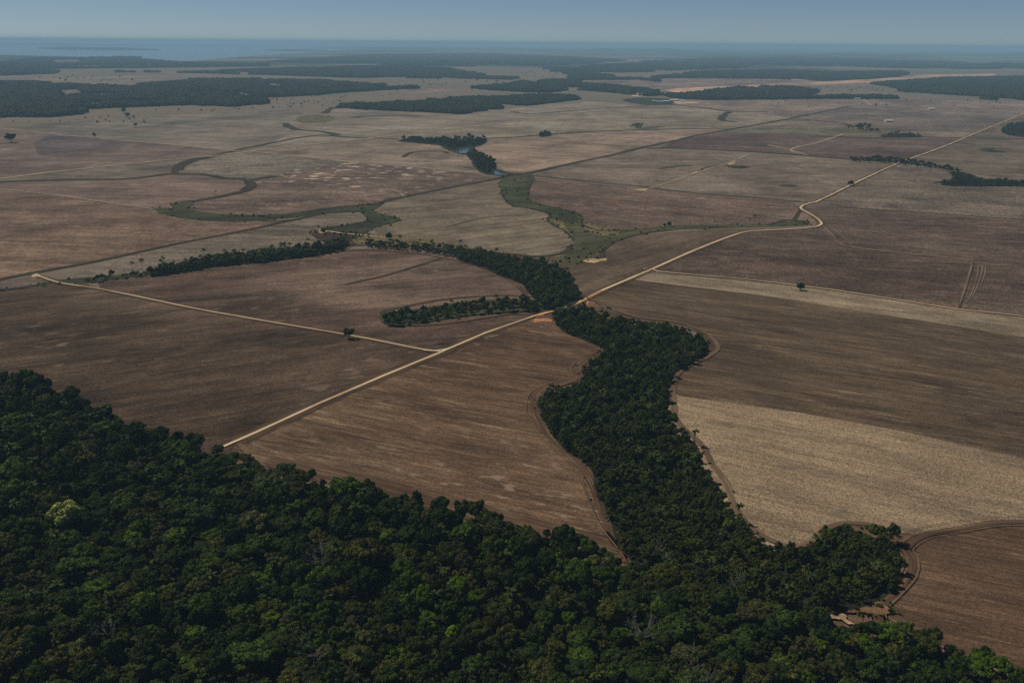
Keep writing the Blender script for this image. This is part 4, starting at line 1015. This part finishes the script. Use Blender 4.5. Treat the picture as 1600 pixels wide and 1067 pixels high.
E_ = [closed_smooth(world_poly(river_px), 3), poly_near, closed_smooth(world_poly(clear_px[2]), 3)]
pts = []
for P in E_:
    P = ragged(P, 0, 2.6, rs)
    pts += [q + rs.normal(size=2) * 2.6 for q in P if rs.random() < 0.6]
Q = fill(world_poly(clear_px[2]), 4.5, rs); pts += [q for q in Q if rs.random() < 0.45]
pts = np.array(pts)
scatter('edge_scrub', rows(pts, rs, 3, 0.4, 1.5), P_SHR, 'low scrub along the foot of the forest edge', 'shrubs')

# ------------------------------------------------------------------ far woods
def gaps(Q, D):
    a, b_ = Q[:, 0] / (D * 0.02), Q[:, 1] / (D * 0.05)
    return (np.sin(a + 1.7*np.sin(b_*1.3)) + np.sin(b_*1.9 + 1.4*np.sin(a*0.7 + 2)) + 0.6*np.sin(a*3.1 + b_*2.3)) * 0.75
def far_wood(px, label, step=30, s=(0.9, 1.3), z=6.0, seed=1, dens=1.0):
    rr = np.random.default_rng(seed)
    P = world_poly(px, z)
    D = float(np.median(np.hypot(P[:, 0], P[:, 1])))
    P2 = ragged(ragged(P, 0.012 * D, 0.12 * D, rr), 0.004 * D, 0.02 * D, rr)
    Q = fill(P2, step, rr, 0.35)
    g_ = gaps(Q, D); Q = Q[g_ > (-1.1 if D < 5000 else -0.8)]
    if dens < 1: Q = Q[rr.random(len(Q)) < dens]
    if len(Q) > 90000: Q = Q[rr.random(len(Q)) < 90000/len(Q)]
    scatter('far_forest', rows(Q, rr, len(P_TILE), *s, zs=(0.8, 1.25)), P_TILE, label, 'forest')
    return len(Q)
FARW = [
    ([(540, 166), (705, 176), (800, 168), (900, 156), (888, 151), (830, 148), (800, 151), (720, 154), (640, 160), (575, 161)], 'square wood in the middle distance beyond the pale fields', 26),
    ([(-300, 188), (0, 181), (117, 180.5), (112, 175), (95, 171.5), (180, 166), (290, 163), (400, 165.5), (420, 164), (420, 158), (400, 154), (410, 151), (470, 149), (530, 145), (600, 141), (650, 137.5), (655, 135), (600, 133), (500, 127), (400, 124), (300, 125), (240, 130), (180, 135), (110, 134), (60, 129), (0, 128), (-300, 128)], 'broad dark wood beyond the pasture at the left', 30),
    ([(-600, 122), (0, 118), (40, 116), (120, 113), (250, 112), (400, 116), (560, 121), (600, 119.5), (740, 118), (755, 114), (700, 107), (600, 103), (480, 107), (400, 108), (300, 113), (100, 111), (-600, 104)], 'dark wood band in front of the river at the left', 44),
    ([(850, 107), (920, 112), (980, 113), (1080, 108), (1180, 106), (1180, 100), (1000, 98), (940, 102), (900, 106)], 'far wood band in the middle near the horizon', 46),
    ([(1020, 122), (1100, 122), (1200, 123), (1280, 126), (1370, 121), (1435, 117), (1420, 113), (1300, 112), (1200, 110), (1100, 112)], 'far wood band right of the middle', 44),
    ([(1370, 131), (1390, 138), (1430, 145), (1480, 150), (1560, 156), (1700, 156), (1900, 150), (1900, 118), (1700, 117), (1560, 121), (1480, 123), (1420, 128)], 'large dark wood at the right edge beyond the fields', 34),
    ([(1030, 148), (1060, 152), (1100, 155), (1200, 155), (1300, 154), (1420, 154), (1420, 151), (1290, 150), (1200, 152), (1260, 148), (1274, 141), (1240, 137), (1180, 137), (1110, 141), (1060, 146)], 'wood strip behind the farmyard', 30),
    ([(800, 128), (860, 131), (930, 133), (1000, 138), (1035, 143), (1040, 148), (1020, 149), (960, 143), (880, 138), (800, 134)], 'narrow gallery wood beyond the farmyard', 30),
    ([(640, 121), (720, 122), (800, 124), (800, 122), (700, 119.5)], 'thin line of trees across the far pasture', 30),
    ([(735, 137), (800, 133), (860, 135), (900, 140), (850, 144), (800, 143)], 'patchy wood left of the gallery wood', 40),
    ([(860, 108), (1020, 128), (1030, 124), (920, 124), (855, 126), (850, 128), (930, 130)], 'tree lines near the mauve field', 60),
]
tot = 0
for i, (px, lab, st) in enumerate(FARW):
    tot += far_wood(px, lab, st, seed=i + 3, s=(st/30.*0.9, st/30.*1.3) if st < 32 else (1.0, 1.45))
print('far tiles', tot, 'riverside', n1, n2, n3, n4, n5)
# woods near the horizon and islands in the river
HOR = [([(-600, 100), (0, 98), (60, 92), (150, 90), (230, 94), (300, 100), (420, 101), (420, 104), (200, 107), (0, 109), (-600, 110)], 'wooded headland beside the river'),
       ([(420, 98), (480, 92), (600, 86), (750, 84), (900, 90), (980, 96), (860, 104), (760, 105), (640, 103), (560, 100)], 'hazy woods beyond the middle pastures'),
       ([(1000, 97), (1100, 92), (1250, 90), (1420, 96), (1600, 100), (1900, 98), (1900, 108), (1600, 108), (1440, 109), (1320, 104), (1150, 101)], 'hazy woods near the horizon at the right'),
       ([(60, 76), (100, 74), (190, 75.5), (250, 78.5), (190, 79), (90, 78)], 'long wooded island in the river'),
       ([(165, 91), (190, 89.5), (220, 90.5), (200, 92)], 'small wooded island near the bank'),
       ([(415, 79.5), (450, 78.5), (512, 79.5), (470, 80.5)], 'faint wooded island at the right end of the river'),
       ([(270, 72.3), (330, 71.5), (400, 72.5), (330, 73.2)], 'faint far island in the river')]
for i, (px, lab) in enumerate(HOR):
    rr = np.random.default_rng(50 + i); P = world_poly(px)
    if 'island' in lab: sheet('forest_floor', None, M_FLOOR, wp=P)
    A = 0.5*abs(np.dot(P[:, 0], np.roll(P[:, 1], 1)) - np.dot(P[:, 1], np.roll(P[:, 0], 1)))
    st = max(55, math.sqrt(A / 16000)); Q = fill(P, st, rr); Q = Q if 'island' in lab else Q[gaps(Q, 15000.) > -0.55]
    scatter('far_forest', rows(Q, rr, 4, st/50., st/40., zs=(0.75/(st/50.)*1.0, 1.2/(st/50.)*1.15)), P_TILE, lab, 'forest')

# low hills on the horizon
M_HILL = plain('wooded_hill', (0.035, 0.05, 0.022), 0.95, 0.05, 0.4, 0.0008)
def ridge(cx, cy, L, W, H, seed):
    rr = np.random.default_rng(seed); nx, ny = 60, 12; V = []
    ph = rr.uniform(0, 6, 6)
    for j in range(ny + 1):
        for i in range(nx + 1):
            u, v = i/nx, j/ny
            e = math.sin(math.pi*u)**0.7 * math.sin(math.pi*v)
            hgt = H*e*(0.7 + 0.2*math.sin(u*9+ph[0]) + 0.12*math.sin(u*23+ph[1]) + 0.08*math.sin(u*51+ph[2]+v*3))
            V.append(((u-.5)*L, (v-.5)*W, hgt - 1.0))
    F = [(j*(nx+1)+i, j*(nx+1)+i+1, (j+1)*(nx+1)+i+1, (j+1)*(nx+1)+i) for j in range(ny) for i in range(nx)]
    o = link('hill', mesh_np('hill', V, F, smooth=True), M_HILL); o.location = (cx, cy, 0); tag(o, kind='structure')
for cx, cy, L, W, H, sd_ in [(4500, 38000, 9000, 3500, 150, 1), (16500, 34000, 9000, 3000, 110, 2), (-3000, 45000, 12000, 4000, 110, 3), (26000, 45000, 14000, 5000, 120, 4), (-22000, 52000, 16000, 6000, 100, 5), (9500, 30000, 6000, 2500, 80, 6)]:
    ridge(cx, cy, L, W, H, sd_)

# ------------------------------------------------------------------ single trees
def lone(px_, py_, s, vi, m, lab, group=None, zs=1.0, src=NEAR):
    x, y = at(px_, py_)
    d = src[vi]
    e = bpy.data.objects.new('lone_tree' if src is NEAR else 'palm_tree', None); col.objects.link(e)
    e.location = (x, y, 0); e.scale = (s, s, s*zs); e.rotation_euler = (0, 0, px_*1.7)
    tag(e, lab, 'tree' if src is NEAR else 'palm', group)
    link('trunk', d['trunk'], parent=e); c = link('crown', d['crown'], parent=e)
    if m is not None: c.material_slots[0].link = 'OBJECT'; c.material_slots[0].material = m
DG = M_LEAF['dark green']
cv, cf = make_crown(rg, 5.0, 0.9, 2.6, clumps=26, leaves=1700, leaf=0.4, irregular=0.15)
tv, tf = make_trunk(rg, 5.0, 0.4, 5.0)
NEAR.append(dict(r=5, h=11, crown=mesh_np('round_crown', cv, cf, [DG]), trunk=mesh_np('short_trunk', tv, tf, [M_BARK])))
cv, cf = make_crown(rg, 6.0, 0.55, 3.6, clumps=13, leaves=900, leaf=0.4, irregular=0.5)
tv, tf = make_trunk(rg, 5.5, 0.35, 6.0)
NEAR.append(dict(r=6, h=9, crown=mesh_np('open_crown', cv, cf, [DG]), trunk=mesh_np('short_trunk', tv, tf, [M_BARK])))
RD, OP = len(NEAR) - 2, len(NEAR) - 1
lone(1251, 454, 1.15, RD, DG, 'round dark tree alone beside the pale stubble strip at the right')
lone(546, 530, 1.2, OP, M_LEAF['olive green'], 'loose-crowned tree standing on the left dirt road', zs=1.2)
lone(1329, 291, 1.45, RD, DG, 'dark tree beside the main road in the upper right')
lone(608, 375, 1.3, RD, DG, 'round dark tree at the end of the short pale road')
lone(18, 223, 3.2, OP, DG, 'large tree alone in the field at the left edge', zs=1.0)
lone(148, 217, 1.6, 6, DG, 'small tall tree beside the far track at the left', zs=1.1)
lone(212, 200, 1.6, 6, DG, 'thin tall tree in the upper left field', zs=1.0)
lone(194, 177, 2.4, RD, DG, 'dark tree in front of the left wood, first from the left')
lone(199, 184, 2.2, RD, DG, 'dark tree just below another in the left pasture')
lone(1117, 351, 1.0, 2, None, 'lone palm on the meadow rim left of two others', src=PALM)
lone(1171, 350, 1.0, 0, None, 'short palm of the pair on the meadow rim near the road bend', src=PALM)
lone(1178, 349, 1.15, 1, None, 'taller palm of the pair on the meadow rim near the road bend', src=PALM)
lone(1045, 354, 0.9, RD, DG, 'right bush-like tree of the pair on the meadow rim')
lone(1038, 355, 0.7, RD, DG, 'left bush-like tree of the pair on the meadow rim')
lone(870, 345, 0.6, RD, DG, 'small tree on the bend of the stream meadow')
lone(617, 342, 0.45, RD, DG, 'small bush at the tip of the bright green meadow')
lone(335, 308, 0.7, 0, None, 'left small palm on the bend of the left stream', src=PALM)
lone(338, 307, 0.9, 1, None, 'taller small palm on the bend of the left stream', src=PALM)
lone(652, 797, 0.8, 2, DG, 'tall dark tree rising above the forest edge into the brown field', zs=1.55)
for i, (px_, py_) in enumerate([(207, 424), (222, 423), (252, 417), (255, 416), (320, 406), (365, 400), (445, 392), (482, 389)]):
    lone(px_, py_, 1.25, i % 3, None, ['first', 'second', 'third', 'fourth', 'fifth', 'sixth', 'seventh', 'eighth'][i] + ' palm from the left rising above the long left tree belt', group='palms above the left tree belt', src=PALM)
# ---- trees dotted over the far pastures
ME_P = []
for i in range(3):
    v, f = make_crown(rg, 6.0, 0.8, 3.0, clumps=8, leaves=160, leaf=0.9)
    t = tube([(0, 0, -.3), (0, 0, 5)], [0.5, 0.4], 5)
    ME_P.append(mesh_np('pasture_tree', *merge([(v, f), t]), [M_FAR]))
past = [((0, 183, 240, 193), 22, 'in the pasture in front of the left wood'), ((240, 166, 420, 178), 12, 'in the pasture left of the square wood'), ((425, 150, 545, 170), 48, 'in the pasture between the two middle woods'),
        ((560, 140, 760, 152), 28, 'in the pasture above the square wood'), ((660, 122, 800, 135), 30, 'on the far middle pasture'), ((800, 104, 960, 122), 45, 'on the pale far pasture right of the middle'),
        ((1260, 134, 1380, 145), 40, 'on the grassy gap between the right woods'), ((1200, 156, 1600, 168), 40, 'in the pasture below the right woods'), ((60, 119, 260, 130), 20, 'in the far clearing at the left')]
rt = np.random.default_rng(5)
for (x0, y0, x1, y1), n, lab in past:
    for k in range(n):
        u, v = rt.uniform(0, 1), rt.uniform(0, 1)
        x, y = at(x0 + u*(x1 - x0), y0 + v*(y1 - y0)); q = rt.uniform(0.55, 1.5); s = q * (0.75 if y0 > 130 else 1.2)
        how = ('small' if q < 0.87 else ('medium' if q < 1.2 else 'larger')) + ' dark tree, ' + ('far side' if v < .33 else ('middle row' if v < .67 else 'near side')) + ', ' + ('left end', 'left half', 'centre', 'right half', 'right end')[int(u*4.99)] + ', '
        o = link('pasture_tree', ME_P[k % 3]); o.location = (x, y, 0); o.scale = (s, s, s*rt.uniform(.8, 1.2)); o.rotation_euler = (0, 0, rt.uniform(0, 6))
        tag(o, how + lab, 'tree', 'trees dotted ' + lab)

# ------------------------------------------------------------------ pickup trucks and farm sheds
def boxv(x0, x1, y0, y1, z0, z1, tx=0.0, tx1=None, ty=0.0):
    tx1 = tx if tx1 is None else tx1
    V = np.array([(x0, y0, z0), (x1, y0, z0), (x1, y1, z0), (x0, y1, z0), (x0+tx, y0+ty, z1), (x1-tx1, y0+ty, z1), (x1-tx1, y1-ty, z1), (x0+tx, y1-ty, z1)], float)
    return V, [(3, 2, 1, 0), (4, 5, 6, 7), (0, 1, 5, 4), (1, 2, 6, 5), (2, 3, 7, 6), (3, 0, 4, 7)]
M_WHITE = plain('white_paint', (0.78, 0.78, 0.76), 0.35, 0.5, 0.06)
M_GLASS = plain('dark_glass', (0.02, 0.025, 0.03), 0.08, 0.5, 0.05)
M_TYRE = plain('tyre_rubber', (0.025, 0.025, 0.025), 0.9, 0.1, 0.1)
M_ROOF = plain('pale_sheet_roof', (0.55, 0.54, 0.52), 0.6, 0.3, 0.12, 0.3)
M_WALL = plain('plastered_wall', (0.45, 0.42, 0.38), 0.9, 0.1, 0.1, 0.3)
def wheel():
    V, F = [], []; n = 12
    for y in (-0.13, 0.13):
        for k in range(n): V.append((0.4*math.cos(k*2*math.pi/n), y, 0.4*math.sin(k*2*math.pi/n)))
    F = [(k, (k+1) % n, n+(k+1) % n, n+k) for k in range(n)] + [tuple(range(n))[::-1], tuple(range(n, 2*n))]
    return mesh_np('wheel', V, F)
ME_W = wheel(); ME_W.materials.append(M_TYRE)
def pickup(px_, py_, rz, lab):
    x, y = at(px_, py_); e = bpy.data.objects.new('pickup_truck', None); col.objects.link(e); e.location = (x, y, 0.6); e.rotation_euler = (0, 0, rz); e.scale = (1.1, 1.1, 1.1)
    tag(e, lab, 'pickup truck')
    link('body', mesh_np('body', *merge([boxv(-2.6, 2.6, -.92, .92, .45, .95), boxv(-2.6, -0.55, -.92, -.84, .95, 1.2), boxv(-2.6, -0.55, .84, .92, .95, 1.2), boxv(-2.6, -2.52, -.84, .84, .95, 1.2), boxv(1.1, 2.55, -.88, .88, .952, 1.12, 0, .25, .06)])), M_WHITE, e)
    link('cab', mesh_np('cab', *boxv(-.6, 1.3, -.85, .85, .953, 1.7, .2, .65, .12)), M_GLASS, e)
    link('roof', mesh_np('roof', *boxv(-.4, .65, -.74, .74, 1.702, 1.78, .04, .04, .04)), M_WHITE, e)
    link('bumper', mesh_np('bumper', *boxv(2.603, 2.72, -.85, .85, .45, .65)), M_TYRE, e)
    for sx in (-1.65, 1.65):
        for sy in (-.86, .86): wv = link('wheel', ME_W, parent=e); wv.location = (sx, sy, .4)
pickup(1009, 421.5, 0.5, 'white pickup parked where the right-hand track leaves the main road')
pickup(884, 482.5, 1.0, 'white pickup driving along the main road through the wood')
def shed(px_, py_, L, Wd, H, rz, lab):
    x, y = at(px_, py_); e = bpy.data.objects.new('farm_shed', None); col.objects.link(e); e.location = (x, y, 0.5); e.rotation_euler = (0, 0, rz)
    tag(e, lab, 'shed', 'sheds of the far farmyard')
    link('wall', mesh_np('wall', *boxv(-L/2, L/2, -Wd/2, Wd/2, -0.5, H)), M_WALL, e)
    r_ = np.array([(-L/2-1, -Wd/2-1, H+.05), (L/2+1, -Wd/2-1, H+.05), (L/2+1, 0, H+Wd*.18), (-L/2-1, 0, H+Wd*.18), (-L/2-1, Wd/2+1, H+.05), (L/2+1, Wd/2+1, H+.05)])
    link('roof', mesh_np('roof', r_, [(0, 1, 2, 3), (3, 2, 5, 4), (0, 3, 4), (1, 5, 2)]), M_ROOF, e)
for a in [(1053, 158.5, 45, 20, 7, 0.1, 'long pale-roofed shed on the sandy yard by the far wood'), (1040, 160, 25, 14, 6, -0.2, 'small shed left of the long shed in the farmyard'), (1022, 159, 20, 12, 5, 0.3, 'low shed beside the farm pond'),
          (1066, 159.5, 22, 14, 6, 0.0, 'small shed right of the long shed in the farmyard'), (1001, 149.5, 45, 22, 8, 0.1, 'white barn alone behind the farmyard'), (1340, 155.5, 30, 12, 5, 0.0, 'white-roofed barn at the edge of the right pasture'),
          (1388, 191, 30, 16, 6, 0.1, 'small white shed alone in the far right field'), (1455, 172, 30, 16, 6, 0.1, 'small white shed in the far right field near the pasture')]:
    shed(*a)

# ------------------------------------------------------------------ haze
hb = NB('air_haze')
pv = hb.t.nodes.new('ShaderNodeVolumePrincipled')
pv.inputs['Color'].default_value = HAZE_COLOR
pv.inputs['Density'].default_value = HAZE_DENSITY
pv.inputs['Anisotropy'].default_value = 0.0
hb.l(pv.outputs[0], hb.out.inputs['Volume'])
GX = G + 500
hz = link('haze', mesh_np('haze', *boxv(-GX, GX, -GX, GX, -1.5, 330.0)), hb.m)
tag(hz, kind='stuff', label='thin blue haze over the plain', cat='haze')
print('objects', len(bpy.data.objects))
